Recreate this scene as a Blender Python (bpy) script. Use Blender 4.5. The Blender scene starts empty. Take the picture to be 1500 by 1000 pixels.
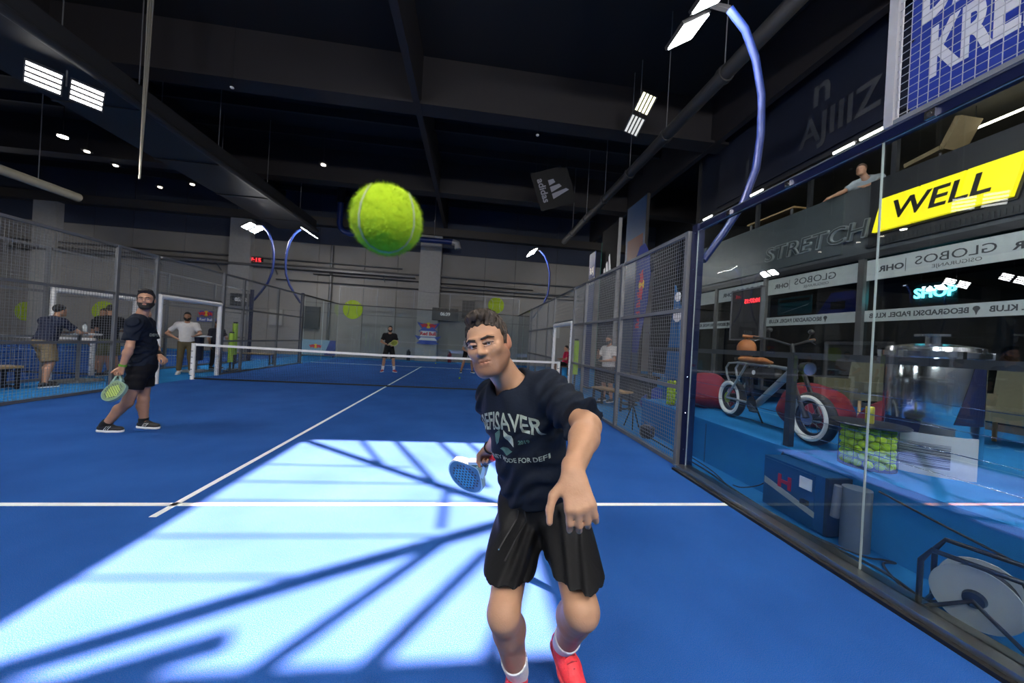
import bpy, bmesh, math, random
import numpy as np
from mathutils import Vector, Matrix
from mathutils.bvhtree import BVHTree
random.seed(7); rng = np.random.default_rng(7)
sc = bpy.context.scene
COL = sc.collection
# ------------------------------------------------------------------ camera, world, sun, exposure
V = lambda *a: np.array(a, float)
def nz(v): v = np.asarray(v, float); return v/np.linalg.norm(v)
def orth(a, b): b = np.asarray(b, float); a = nz(a); return nz(b-a*(a@b))
FPX, CAM, YAW, ROLL = 505.97, V(2.298, -10.04, 1.470), .119036, .056348
_r = V(math.cos(YAW), -math.sin(YAW), 0); CF = V(math.sin(YAW), math.cos(YAW), 0)
CR = _r*math.cos(ROLL) + V(0, 0, 1)*math.sin(ROLL)
CU = -_r*math.sin(ROLL) + V(0, 0, 1)*math.cos(ROLL)
def P(px, py, d): return CAM + d*(CF + CR*(px-750)/FPX + CU*(500-py)/FPX)
cd = bpy.data.cameras.new('camera'); cam = bpy.data.objects.new('camera', cd); COL.objects.link(cam)
cd.sensor_width = 36; cd.lens = FPX/1500*36; cd.clip_start = .02; cd.clip_end = 200
m = Matrix.Identity(4)
for i, c in enumerate((CR, CU, -CF)):
    for j in range(3): m[j][i] = c[j]
for j in range(3): m[j][3] = CAM[j]
cam.matrix_world = m; sc.camera = cam
cd.dof.use_dof = True; cd.dof.focus_distance = 1.5; cd.dof.aperture_fstop = 4.5
w = bpy.data.worlds.new('sky'); sc.world = w; w.use_nodes = True
w.node_tree.nodes['Background'].inputs[0].default_value = (.45, .65, 1, 1)
w.node_tree.nodes['Background'].inputs[1].default_value = 1.5
SUN_EL = math.radians(58)
sd = bpy.data.lights.new('sun', 'SUN'); sd.energy = 54; sd.angle = math.radians(.53); sd.color = (1, .43, .35)
sun = bpy.data.objects.new('sun', sd); COL.objects.link(sun); sun.location = (-20, -7, 30)
sun.rotation_euler = Vector((math.cos(SUN_EL), 0, -math.sin(SUN_EL))).to_track_quat('-Z', 'Y').to_euler()
sc.view_settings.view_transform = 'Standard'; sc.view_settings.look = 'None'
sc.view_settings.exposure = 0.7; sc.view_settings.gamma = 1; sc.view_settings.use_curve_mapping = False
LED = 130.0          # radiance of the court floodlight panels
# ------------------------------------------------------------------ materials
MATS = {}
def mat(name, col, rough=.5, metal=0, nscale=8, namt=.12, bump=0, bscale=60, emit=0, coat=0, spec=.5, attr=None):
    if name in MATS: return MATS[name]
    M = bpy.data.materials.new(name); M.use_nodes = True; nt = M.node_tree; b = nt.nodes['Principled BSDF']
    tc = nt.nodes.new('ShaderNodeTexCoord')
    no = nt.nodes.new('ShaderNodeTexNoise'); no.inputs['Scale'].default_value = nscale; no.inputs['Detail'].default_value = 4
    nt.links.new(tc.outputs['Object'], no.inputs['Vector'])
    mx = nt.nodes.new('ShaderNodeMix'); mx.data_type = 'RGBA'
    c = np.array(col[:3])
    mx.inputs['A'].default_value = (*np.clip(c*(1-namt), 0, 1), 1); mx.inputs['B'].default_value = (*np.clip(c*(1+namt), 0, 1), 1)
    nt.links.new(no.outputs['Fac'], mx.inputs['Factor'])
    out = mx.outputs['Result']
    if attr:
        at = nt.nodes.new('ShaderNodeAttribute'); at.attribute_name = attr
        m2 = nt.nodes.new('ShaderNodeMix'); m2.data_type = 'RGBA'; m2.blend_type = 'MULTIPLY'; m2.inputs['Factor'].default_value = 1
        nt.links.new(out, m2.inputs['A']); nt.links.new(at.outputs['Color'], m2.inputs['B']); out = m2.outputs['Result']
    nt.links.new(out, b.inputs['Base Color'])
    b.inputs['Roughness'].default_value = rough; b.inputs['Metallic'].default_value = metal
    b.inputs['Specular IOR Level'].default_value = spec; b.inputs['Coat Weight'].default_value = coat
    if bump:
        n2 = nt.nodes.new('ShaderNodeTexNoise'); n2.inputs['Scale'].default_value = bscale; n2.inputs['Detail'].default_value = 5
        nt.links.new(tc.outputs['Object'], n2.inputs['Vector'])
        bp = nt.nodes.new('ShaderNodeBump'); bp.inputs['Strength'].default_value = bump; bp.inputs['Distance'].default_value = .01
        nt.links.new(n2.outputs['Fac'], bp.inputs['Height']); nt.links.new(bp.outputs['Normal'], b.inputs['Normal'])
    if emit:
        b.inputs['Emission Color'].default_value = (*col[:3], 1); b.inputs['Emission Strength'].default_value = emit
    MATS[name] = M; return M
def glass(name, tint=(.9, .97, 1), rough=.0, ior=1.5, k=1.0):
    if name in MATS: return MATS[name]
    M = bpy.data.materials.new(name); M.use_nodes = True; nt = M.node_tree; nt.nodes.clear()
    o = nt.nodes.new('ShaderNodeOutputMaterial'); t = nt.nodes.new('ShaderNodeBsdfTransparent'); g = nt.nodes.new('ShaderNodeBsdfGlossy')
    f = nt.nodes.new('ShaderNodeLayerWeight'); f.inputs['Blend'].default_value = .5
    pw = nt.nodes.new('ShaderNodeMath'); pw.operation = 'POWER'; pw.inputs[1].default_value = 5
    mu = nt.nodes.new('ShaderNodeMath'); mu.operation = 'MULTIPLY_ADD'; mu.inputs[1].default_value = .95*k; mu.inputs[2].default_value = .04*k; mu.use_clamp = True
    mx = nt.nodes.new('ShaderNodeMixShader'); t.inputs[0].default_value = (*tint, 1); g.inputs['Roughness'].default_value = rough
    nt.links.new(f.outputs['Facing'], pw.inputs[0]); nt.links.new(pw.outputs[0], mu.inputs[0]); nt.links.new(mu.outputs[0], mx.inputs[0]); nt.links.new(t.outputs[0], mx.inputs[1]); nt.links.new(g.outputs[0], mx.inputs[2])
    nt.links.new(mx.outputs[0], o.inputs[0]); MATS[name] = M; return M
def carpet(name, base, sand, fac=.25):
    M = bpy.data.materials.new(name); M.use_nodes = True; nt = M.node_tree; b = nt.nodes['Principled BSDF']
    tc = nt.nodes.new('ShaderNodeTexCoord')
    n1 = nt.nodes.new('ShaderNodeTexNoise'); n1.inputs['Scale'].default_value = 260; n1.inputs['Detail'].default_value = 2
    n2 = nt.nodes.new('ShaderNodeTexNoise'); n2.inputs['Scale'].default_value = 1.3; n2.inputs['Detail'].default_value = 6
    r1 = nt.nodes.new('ShaderNodeValToRGB'); r1.color_ramp.elements[0].position = .36; r1.color_ramp.elements[1].position = .78
    r1.color_ramp.elements[0].color = (0, 0, 0, 1); r1.color_ramp.elements[1].color = (fac,)*3+(1,)
    m1 = nt.nodes.new('ShaderNodeMix'); m1.data_type = 'RGBA'; m1.inputs['A'].default_value = (*base, 1); m1.inputs['B'].default_value = (*sand, 1)
    m2 = nt.nodes.new('ShaderNodeMix'); m2.data_type = 'RGBA'; m2.blend_type = 'MULTIPLY'
    r2 = nt.nodes.new('ShaderNodeValToRGB'); r2.color_ramp.elements[0].position = .3; r2.color_ramp.elements[1].position = .7
    r2.color_ramp.elements[0].color = (.72, .76, .8, 1); r2.color_ramp.elements[1].color = (1, 1, 1, 1)
    for n in (n1, n2): nt.links.new(tc.outputs['Object'], n.inputs['Vector'])
    nt.links.new(n1.outputs['Fac'], r1.inputs['Fac']); nt.links.new(r1.outputs['Color'], m1.inputs['Factor'])
    nt.links.new(n2.outputs['Fac'], r2.inputs['Fac']); m2.inputs['Factor'].default_value = 1
    nt.links.new(m1.outputs['Result'], m2.inputs['A']); nt.links.new(r2.outputs['Color'], m2.inputs['B'])
    nt.links.new(m2.outputs['Result'], b.inputs['Base Color']); b.inputs['Roughness'].default_value = .9; b.inputs['Specular IOR Level'].default_value = .04
    bp = nt.nodes.new('ShaderNodeBump'); bp.inputs['Strength'].default_value = .25; bp.inputs['Distance'].default_value = .01
    nt.links.new(n1.outputs['Fac'], bp.inputs['Height']); nt.links.new(bp.outputs['Normal'], b.inputs['Normal'])
    MATS[name] = M; return M
turf = carpet('blue_turf', (.0015, .098, .36), (.82, .35, .36), .095)
carp = carpet('light_blue_carpet', (.018, .20, .50), (.2, .4, .6), .15)
M_line = mat('line_white', (.85, .86, .84), .8)
M_galv = mat('galvanised_grey', (.20, .205, .215), .5, .4)
M_wire = mat('wire_grey', (.26, .27, .28), .5, .4)
M_white = mat('white_paint', (.82, .82, .82), .5)
M_black = mat('black_plastic', (.012, .012, .014), .45)
M_dblue = mat('dark_blue_steel', (.004, .010, .055), .35, .3)
M_bluepole = mat('blue_pole', (.005, .018, .11), .4, .1)
M_led = mat('led_panel', (1, .98, .95), emit=LED)
M_ledhalf = mat('led_strip', (1, .97, .92), emit=3.5)
M_down = mat('downlight', (1, .9, .75), emit=28)
M_tube = mat('tube_light', (1, .96, .88), emit=14)
M_chrome = mat('steel_chrome', (.75, .75, .76), .18, 1)
M_steel = mat('brushed_steel', (.55, .54, .50), .3, 1)
M_ball = mat('tennis_felt', (.36, .53, .006), .95, nscale=90, namt=.15, bump=.2, bscale=220)
M_seam = mat('ball_seam', (.42, .46, .30), .8)
M_neon = mat('neon_yellow_foam', (.42, .68, .03), .7)
M_wood = mat('pine_wood', (.48, .31, .14), .6, nscale=20, namt=.3)
M_glass = glass('court_glass', (.93, .97, .98), k=1.5)
M_gedge = mat('glass_edge', (.45, .52, .5), .2)
M_red = mat('red_fabric', (.16, .006, .014), .8, bump=.4, bscale=14)
M_navy = mat('navy_vinyl', (.004, .007, .04), .5)
# ------------------------------------------------------------------ builders
class MB:
    def __init__(s): s.v = []; s.f = []
    def add(s, vs, fs):
        o = len(s.v); s.v += [tuple(map(float, p)) for p in vs]; s.f += [tuple(i+o for i in f) for f in fs]; return s
    def box(s, c, d, R=None):
        c = np.array(c, float); d = np.array(d, float)/2
        vs = [np.array((x, y, z))*d for x in (-1, 1) for y in (-1, 1) for z in (-1, 1)]
        if R is not None: vs = [R@p for p in vs]
        return s.add([p+c for p in vs], [(0, 1, 3, 2), (4, 6, 7, 5), (0, 4, 5, 1), (2, 3, 7, 6), (0, 2, 6, 4), (1, 5, 7, 3)])
    def span(s, lo, hi): lo = np.array(lo, float); hi = np.array(hi, float); return s.box((lo+hi)/2, hi-lo)
    def bar(s, a, b, w, h, up=(0, 0, 1)):
        a = np.array(a, float); b = np.array(b, float); d = nz(b-a); up = np.array(up, float)
        if abs(d@up) > .98: up = V(0, 1, 0)
        x = nz(np.cross(d, up)); y = np.cross(x, d)
        return s.box((a+b)/2, (w, np.linalg.norm(b-a), h), np.stack([x, d, y], 1))
    def tube(s, pts, r, n=8, cap=True, closed=False):
        pts = [np.array(p, float) for p in pts]; N = len(pts); rs = r if hasattr(r, '__len__') else [r]*N
        vs = []; prev = None
        for i, p in enumerate(pts):
            if closed: t = nz(pts[(i+1) % N]-pts[i-1])
            else: t = nz(pts[min(i+1, N-1)]-pts[max(i-1, 0)])
            if prev is None:
                u = V(0, 0, 1) if abs(t[2]) < .9 else V(1, 0, 0)
            else: u = prev
            x = nz(u-t*(u@t)); prev = x; y = np.cross(t, x)
            for k in range(n):
                a = 2*math.pi*k/n; vs.append(p+rs[i]*(x*math.cos(a)+y*math.sin(a)))
        fs = []
        for i in range(N if closed else N-1):
            j = (i+1) % N
            for k in range(n): fs.append((i*n+k, i*n+(k+1) % n, j*n+(k+1) % n, j*n+k))
        if cap and not closed: fs += [tuple(range(n-1, -1, -1)), tuple((N-1)*n+k for k in range(n))]
        return s.add(vs, fs)
    def cyl(s, a, b, r0, r1=None, n=20): return s.tube([a, b], [r0, r0 if r1 is None else r1], n)
    def lathe(s, prof, n=24, c=(0, 0, 0), R=None):
        c = np.array(c, float); R = np.eye(3) if R is None else R; vs = []; fs = []
        for (r, z) in prof:
            for k in range(n): a = 2*math.pi*k/n; vs.append(c+R@V(r*math.cos(a), r*math.sin(a), z))
        for i in range(len(prof)-1):
            for k in range(n): fs.append((i*n+k, i*n+(k+1) % n, (i+1)*n+(k+1) % n, (i+1)*n+k))
        if prof[0][0] > 1e-6: fs.append(tuple(range(n-1, -1, -1)))
        if prof[-1][0] > 1e-6: fs.append(tuple((len(prof)-1)*n+k for k in range(n)))
        return s.add(vs, fs)
    def sphere(s, c, r, n=16, sq=(1, 1, 1)):
        c = np.array(c, float); q = n//2; vs = []; fs = []
        for i in range(1, q):
            ph = math.pi*i/q
            for k in range(n):
                a = 2*math.pi*k/n; vs.append(c+r*V(math.sin(ph)*math.cos(a)*sq[0], math.sin(ph)*math.sin(a)*sq[1], math.cos(ph)*sq[2]))
        vs += [c+V(0, 0, r*sq[2]), c-V(0, 0, r*sq[2])]
        for i in range(q-2):
            for k in range(n): fs.append((i*n+k, (i+1)*n+k, (i+1)*n+(k+1) % n, i*n+(k+1) % n))
        for k in range(n):
            fs.append((len(vs)-2, k, (k+1) % n)); fs.append((len(vs)-1, (q-2)*n+(k+1) % n, (q-2)*n+k))
        return s.add(vs, fs)
    def prism(s, poly, o, x, y, t):
        """poly of (u,v) in the plane o + u x + v y, thickness t along x cross y (centred)"""
        o, x, y = (np.array(a, float) for a in (o, x, y)); n = np.cross(x, y); N = len(poly)
        vs = [o+u*x+v*y-n*t/2 for u, v in poly]+[o+u*x+v*y+n*t/2 for u, v in poly]
        return s.add(vs, [tuple(range(N-1, -1, -1)), tuple(range(N, 2*N))]+[(i, (i+1) % N, N+(i+1) % N, N+i) for i in range(N)])
    def build(s, name, m, parent=None, smooth=False):
        me = bpy.data.meshes.new(name); me.from_pydata(s.v, [], s.f); me.validate(); me.update()
        return link(name, me, m, parent, smooth)
def link(name, me, m, parent=None, smooth=False):
    if m is not None: me.materials.append(m)
    if smooth:
        me.shade_smooth()
        try: me.set_sharp_from_angle(angle=math.radians(40))
        except Exception: pass
    o = bpy.data.objects.new(name, me); COL.objects.link(o)
    if parent is not None:
        o.parent = parent
        o.matrix_parent_inverse = PINV.get(parent.name, Matrix.Identity(4))
    return o
PINV = {}
def tag(o, label, cat=None, group=None, kind=None):
    if label: o['label'] = label
    if cat: o['category'] = cat
    if group: o['group'] = group
    if kind: o['kind'] = kind
    return o
def thing(name, label, cat, loc=(0, 0, 0), group=None):
    """an Empty at the thing's base; its parts are modelled in world coordinates"""
    o = bpy.data.objects.new(name, None); COL.objects.link(o); o.location = tuple(map(float, loc)); o.empty_display_size = .1
    PINV[o.name] = Matrix.Translation(-Vector(o.location))
    return tag(o, label, cat, group)
def struct(name, mb, m, label=None, smooth=False):
    o = mb.build(name, m, None, smooth); o['kind'] = 'structure'
    if label: o['label'] = label
    return o
def stuff(o): o['kind'] = 'stuff'; return o
def text(name, s, size, o, x, y, m, parent=None, ext=.002, sx=1, bold=0, mirror=False, spacing=1, curve=None):
    """flat lettering: centred at o, running along x, up along y"""
    cu = bpy.data.curves.new('t', 'FONT'); cu.body = s; cu.size = size; cu.align_x = 'CENTER'; cu.align_y = 'CENTER'
    cu.extrude = ext; cu.offset = bold; cu.space_character = spacing; cu.resolution_u = 3
    ob = bpy.data.objects.new('t', cu); COL.objects.link(ob); dg = bpy.context.evaluated_depsgraph_get(); dg.update()
    me = bpy.data.meshes.new_from_object(ob.evaluated_get(dg)); bpy.data.objects.remove(ob); bpy.data.curves.remove(cu)
    n = len(me.vertices); co = np.empty(n*3); me.vertices.foreach_get('co', co); co = co.reshape(-1, 3)
    co[:, 0] *= sx*(-1 if mirror else 1)
    if curve: co[:, 1] -= curve*co[:, 0]**2
    x = nz(x); y = nz(y); z = np.cross(x, y)
    W = np.array(o, float)+co[:, :1]*x+co[:, 1:2]*y+co[:, 2:]*z
    me.vertices.foreach_set('co', W.ravel()); me.materials.clear(); me.update()
    if mirror: me.flip_normals()
    me.name = name
    return link(name, me, m, parent)
NX, PX_, ZZ = V(0, -1, 0), V(1, 0, 0), V(0, 0, 1)
def copy_tree(o, delta, parent=None):
    c = o.copy(); COL.objects.link(c)
    if parent is None:
        c.location = o.location+Vector(delta)
    else: c.parent = parent
    for ch in o.children: copy_tree(ch, delta, c)
    return c
# ------------------------------------------------------------------ floors
fl = struct('floor', MB().span((-5, -10, -.2), (5, 10, 0)), turf, 'blue padel court turf with white lines')
L = .05
for a, b in (((-5, -6.95-L/2), (5, -6.95+L/2)), ((-5, 6.95-L/2), (5, 6.95+L/2)), ((-L/2, -7.15), (L/2, 7.15))):
    MB().span((a[0], a[1], 0), (b[0], b[1], .003)).build('court_line', M_line, fl)
aisle = MB()
for lo, hi in (((5, -14, -.2), (14, 12, -.004)), ((-7.2, -14, -.2), (-5, 12, -.004)), ((-5, 10, -.2), (5, 12, -.004)), ((-5, -14, -.2), (5, -10, -.004)), ((-40, 10, -.2), (-7.2, 12, -.004)), ((-40, -14, -.2), (-7.2, -10, -.004))):
    aisle.span(lo, hi)
struct('floor', aisle, carp, 'light blue carpet around the padel courts')
nf = struct('floor', MB().span((-40, -10, -.2), (-7.2, 10, 0)), turf, 'blue turf of the neighbouring padel courts')
for a, b in (((-17.2, -6.95-L/2), (-7.2, -6.95+L/2)), ((-17.2, 6.95-L/2), (-7.2, 6.95+L/2)), ((-12.2-L/2, -7.15), (-12.2+L/2, 7.15)), ((-29.4, 6.92), (-19.4, 6.98))):
    MB().span((a[0], a[1], 0), (b[0], b[1], .003)).build('court_line', M_line, nf)
# ------------------------------------------------------------------ end wall of the hall
M_wall = mat('wall_grey', (.25, .237, .222), .7, nscale=1.2, namt=.12)
M_wallup = mat('wall_navy', (.035, .045, .075), .7)
M_seamd = mat('wall_joint', (.05, .05, .055), .9)
YW = 11.5
wf = struct('wall_far', MB().span((-40, YW+.06, 0), (14, YW+.3, 9.6)), M_seamd, 'grey panelled end wall of the hall')
x = -39.9; k = 0
while x < 13.9:
    wd = 2.62 if k % 3 else 1.9
    for z0, z1, mm in ((.0, 2.55, M_wall), (2.57, 6.55, M_wall), (6.57, 9.5, M_wallup)):
        MB().span((x+.012, YW, z0), (x+wd-.012, YW+.06, z1)).build('panel', mm, wf)
    x += wd; k += 1
M_col = mat('column_paint', (.34, .335, .32), .7)
for cx, wd in ((-.35, 1.25), (-10.9, 1.1), (-20.5, 1.1)):
    o = struct('trim_1' if cx > -1 else 'trim_2' if cx > -15 else 'trim_3', MB().span((cx-wd/2, YW-.35, 0), (cx+wd/2, YW, 7.6)), M_col, 'pale concrete column on the end wall')
# pipes and cable trays on the end wall
M_tray = mat('tray_grey', (.16, .16, .165), .5, .5)
for z, r, x0, x1, nm in ((4.95, .07, -22, -1.2, 'tray'), (5.15, .05, -22, 9, 'pipe'), (4.55, .06, -1, 9, 'pipe'), (4.3, .03, -9, 9, 'pipe'), (5.45, .04, -24, -2, 'pipe'), (4.75, .03, -7, 6, 'pipe')):
    if nm == 'tray':
        t = thing('cable_tray', 'grey perforated cable tray along the end wall', 'cable tray', (x0, YW-.2, z))
        MB().span((x0, YW-.45, z-.03), (x1, YW-.05, z)).build('tray_bed', M_tray, t)
        MB().span((x0, YW-.47, z-.03), (x1, YW-.45, z+.09)).build('tray_lip', M_tray, t)
        for q in np.arange(x0+1, x1, 3.): MB().bar((q, YW-.4, z-.03), (q, YW-.03, z-.35), .04, .04).build('bracket', M_tray, t)
    else:
        tag(MB().cyl((x0, YW-.15-r, z), (x1, YW-.15-r, z), r, n=10).build('service_pipe', M_tray if r > .035 else M_black, None, True),
            {5.15: 'long grey service pipe just above the cable tray', 4.55: 'grey service pipe right of the pale column', 4.3: 'thin black conduit lowest on the end wall', 5.45: 'grey service pipe highest on the end wall', 4.75: 'thin black conduit crossing behind the pale column'}[z], 'pipe')
dp = MB(); dp.tube([(-6.05, YW-.1, 6.5), (-6.05, YW-.1, .1)], .09, 10)
tag(dp.build('drain_pipe', M_tray, None, True), 'vertical grey drain pipe on the end wall', 'pipe')
# ------------------------------------------------------------------ other walls and roof
M_dark = mat('dark_shell', (.012, .012, .013), .8)
M_beam = mat('beam_dark', (.018, .016, .019), .65)
struct('wall_left', MB().span((-40.3, -14, 0), (-40, YW+.3, 9.6)), mat('wall_side', (.15, .15, .16), .8), 'far left side wall of the hall')
struct('wall_back', MB().span((-40, -14.3, 0), (14, -14, 9.6)), mat('wall_rear', (.25, .25, .26), .8), 'grey rear wall of the hall')
ZR = 9.5; DX = ZR/math.tan(SUN_EL)
hx0, hx1, hy0, hy1 = .06-DX, 2.82-DX, -8.44, -5.12
roof = MB()
for lo, hi in (((-40, -14, ZR), (hx0, 12, ZR+.2)), ((hx1, -14, ZR), (14.2, 12, ZR+.2)), ((hx0, -14, ZR), (hx1, hy0, ZR+.2)), ((hx0, hy1, ZR), (hx1, 12, ZR+.2))): roof.span(lo, hi)
ce = struct('ceiling', roof, M_dark, 'black roof of the hall with a skylight')
def rbar(a, b, wd, z=ZR-.02):
    MB().bar((a[0]-z/math.tan(SUN_EL), a[1], z), (b[0]-z/math.tan(SUN_EL), b[1], z), wd, .04).build('skylight_bar', M_beam, ce)
rbar((-.02, -8.66), (1.39, -7.89), .13); rbar((1.39, -7.89), (2.9, -7.13), .13)
rbar((.02, -5.02), (2.04, -6.54), .10); rbar((2.04, -6.54), (2.9, -7.13), .12)
rbar((2.2, -7.49), (1.44, -8.5), .085); rbar((2.5, -7.63), (1.9, -8.5), .085); rbar((2.75, -7.75), (2.45, -8.5), .07)
rbar((.85, -5.02), (1.43, -6.1), .05); rbar((1.3, -5.0), (2.04, -6.54), .065); rbar((1.9, -5.0), (2.55, -6.6), .06); rbar((2.3, -5.0), (2.8, -6.3), .05)
for yy, xe in ((-6.03, 1.7), (-6.48, 2.0), (-6.88, 2.8), (-7.4, 2.1), (-7.82, 1.5)): rbar((0, yy), (xe, yy-.04), .028)
rbar((.75, -8.5), (1.25, -8.28), .13); rbar((2.15, -6.6), (2.15, -7.35), .05)
# roof beams
for yb in (.25, 6.2, -5.0):
    x0 = -40 if yb > -4 else 4.0
    b_ = MB(); b_.span((x0, yb-.28, 8.02), (14, yb+.28, 8.1)).span((x0, yb-.1, 8.1), (14, yb+.1, ZR)); b_.build('roof_beam', M_beam, ce)
for xb in (.42, -8.9, 9.6):
    b_ = MB(); b_.span((xb-.09, -4.5 if xb < 5 else -12, 8.0), (xb+.09, YW, ZR)); b_.build('roof_beam', M_beam, ce)
for yb in np.arange(1.7, 11, 1.5): MB().span((-30, yb-.05, 9.2), (10, yb+.05, ZR)).build('purlin', M_beam, ce)
MB().span((-40, YW-.5, 7.55), (14, YW, 8.0)).build('roof_beam', mat('beam_brown', (.06, .052, .045), .7), ce)
# ducts
M_duct = mat('duct_black', (.028, .028, .030), .6, .2)
d = thing('ventilation_duct', 'large dark square ventilation duct hung over the aisle', 'duct', (-6.6, 0, 6.4))
MB().span((-7.6, -9, 6.46), (-5.75, 8.5, 7.0)).build('duct_body', M_duct, d)
MB().tube([(-5.7, -9, 6.5), (-5.7, 8.5, 6.5)], .09, 10).build('pipe', M_duct, d, True)
for yy in np.arange(-6, 8, 2.6):
    for xx in (-7.5, -5.85): MB().cyl((xx, yy, 7), (xx, yy, ZR), .012, n=6).build('hanger_rod', M_galv, d)
    MB().span((-7.62, yy-.03, 6.43), (-5.73, yy+.03, 6.45)).build('flange', M_duct, d)
p = thing('ventilation_pipe', 'long round black ventilation pipe hung along the right side', 'pipe', (6.6, 0, 6.5))
MB().tube([(6.62, -11, 6.55), (6.62, 6.7, 6.55)], .13, 14).build('pipe_body', M_duct, p, True)
for yy in np.arange(-8, 6.6, 1.9):
    MB().tube([(6.62, yy-.06, 6.55), (6.62, yy+.06, 6.55)], .155, 14).build('collar', M_duct, p, True)
    MB().cyl((6.62, yy, 6.65), (6.62, yy, ZR), .01, n=6).build('hanger_rod', M_galv, p)
M_beige = mat('beige_pipe', (.32, .29, .22), .6)
p = thing('beige_duct', 'beige round duct hung above the far aisle', 'pipe', (-11.2, 0, 5.5))
MB().tube([(-11.2, -7, 5.52), (-11.2, 3.4, 5.52)], .14, 14).build('pipe_body', M_beige, p, True)
for yy in (-3, -.3, 2.3): MB().cyl((-11.2, yy, 5.6), (-11.2, yy, ZR), .012, n=6).build('hanger_rod', M_galv, p)
p = thing('blue_duct', 'blue ribbed duct bending under the roof near the end wall', 'pipe', (-4, 9.3, 6.6))
MB().tube([(-4.95, 9.3, 8.3), (-4.95, 9.3, 9.4)], .2, 12).build('upper_pipe', M_duct, p, True)
MB().tube([(-4.95, 9.3, 8.3), (-4.95, 9.3, 7.2), (-4.87, 9.3, 6.95), (-4.7, 9.3, 6.8), (-4.4, 9.3, 6.72), (1.0, 9.3, 6.75)], .15, 12).build('bend', M_bluepole, p, True)
MB().tube([(1.0, 9.3, 6.75), (1.25, 9.3, 6.7), (1.32, 9.3, 6.4)], .18, 12).build('elbow', mat('grey_pvc', (.3, .3, .31), .5), p, True)
for xx in (-2.5, 0): MB().cyl((xx, 9.3, 6.85), (xx, 9.3, ZR), .015, n=6).build('hanger_rod', M_galv, p)
# bundle of gathered curtain cables on the left
b_ = thing('cable_bundle', 'bundle of shiny vertical cables hanging from the roof', 'cable', (-4.68, -2, 4.3))
for k in range(6):
    a = k*1.05; MB().tube([(-4.66+.05*math.cos(a), -2+.05*math.sin(a), ZR-.005), (-4.67+.03*math.cos(a), -2+.03*math.sin(a), 6.5), (-4.69+.012*math.cos(a), -2+.012*math.sin(a), 4.4)], [.014, .010, .005], 6).build('cable', mat('clear_cable', (.5, .46, .38), .25, .6), b_, True)
# ------------------------------------------------------------------ court fences
def wires(x, y0, y1, z0, z1, s=.05, w_=.004, ax='y'):
    mb = MB()
    for q in np.arange(y0+s/2, y1, s):
        mb.span((x-w_/2, q-w_/2, z0), (x+w_/2, q+w_/2, z1)) if ax == 'y' else mb.span((q-w_/2, x-w_/2, z0), (q+w_/2, x+w_/2, z1))
    for q in np.arange(z0+s/2, z1, s):
        mb.span((x-w_/2, y0, q-w_/2), (x+w_/2, y1, q+w_/2)) if ax == 'y' else mb.span((y0, x-w_/2, q-w_/2), (y1, x+w_/2, q+w_/2))
    return mb
def fence(X, segs, label, s=.05, gate=True, w_=.004):
    f = thing('court_fence', label, 'fence', (X, sum(segs[0])/2, 0))
    ys = sorted({y for sg in segs for y in sg})
    for y in ys: MB().span((X-.03, y-.03, 0), (X+.03, y+.03, 3.0)).build('post', M_galv, f)
    for y0, y1 in segs:
        for z in (.03, 1.0, 2.0, 2.98): MB().span((X-.022, y0+.03, z-.025), (X+.022, y1-.03, z+.025)).build('rail', M_galv, f)
        for z0, z1 in ((.055, .975), (1.025, 1.975), (2.025, 2.955)):
            stuff(wires(X, y0+.03, y1-.03, z0, z1, s, w_).build('wire_mesh', M_wire, f))
    return f
def gate(X, label, group=None):
    g = thing('court_gate', label, 'door frame', (X, 0, 0))
    for y in (-.98, .98):
        MB().tube([(X, y, 0), (X, y, 2.05)], .055, 14).build('padded_post', M_white, g, True)
        for k in range(11): MB().span((X-.058, y-.03, .12+k*.175), (X-.05, y+.03, .135+k*.175)).build('print_mark', M_dblue, g)
    MB().tube([(X, -1.0, 2.06), (X, 1.0, 2.06)], .06, 14).build('padded_lintel', M_white, g, True)
    return g
def top_mesh(X, label, s=.1):
    f = thing('gate_top_mesh', label, 'fence', (X, 0, 2.1))
    for z in (2.15, 2.98): MB().span((X-.02, -1, z-.02), (X+.02, 1, z+.02)).build('rail', M_galv, f)
    stuff(wires(X, -1, 1, 2.17, 2.96, s).build('wire_mesh', M_wire, f))
fence(5.0, [(-5.9, -4), (-4, -2), (-2, -1.1)], 'grey wire mesh court fence beside the black pine bench')
fence(5.0, [(1.1, 2), (2, 4), (4, 5.9)], 'grey wire mesh court fence beyond the net on the flag side')
fence(-5.0, [(-5.9, -4), (-4, -2), (-2, -1.1)], 'grey wire mesh court fence behind the bearded player')
fence(-5.0, [(1.1, 2), (2, 4), (4, 5.9)], 'grey wire mesh court fence beyond the net beside the aisle')
fence(-7.2, [(-5.9, -4), (-4, -2), (-2, -1.1)], 'mesh fence of the neighbouring court behind the standing table', .1)
fence(-7.2, [(1.1, 2), (2, 4), (4, 5.9)], 'mesh fence of the neighbouring court behind the neon tubes', .1)
gate(5.0, 'white padded gate frame beside the red shirted sitter'); gate(-5.0, 'white padded gate frame in front of the man in white')
gate(-7.2, 'white padded gate frame behind the group at the standing table')
top_mesh(5.0, 'mesh above the gate on the flag side'); top_mesh(-5.0, 'mesh above the gate beside the aisle', .05); top_mesh(-7.2, 'mesh above the neighbouring court gate')
# second neighbouring fence, far left
fence(-17.2, [(-4, -2), (-2, 0), (0, 2), (2, 4), (4, 5.9)], 'distant mesh fence on the far side of the neighbouring court', .15)
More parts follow.
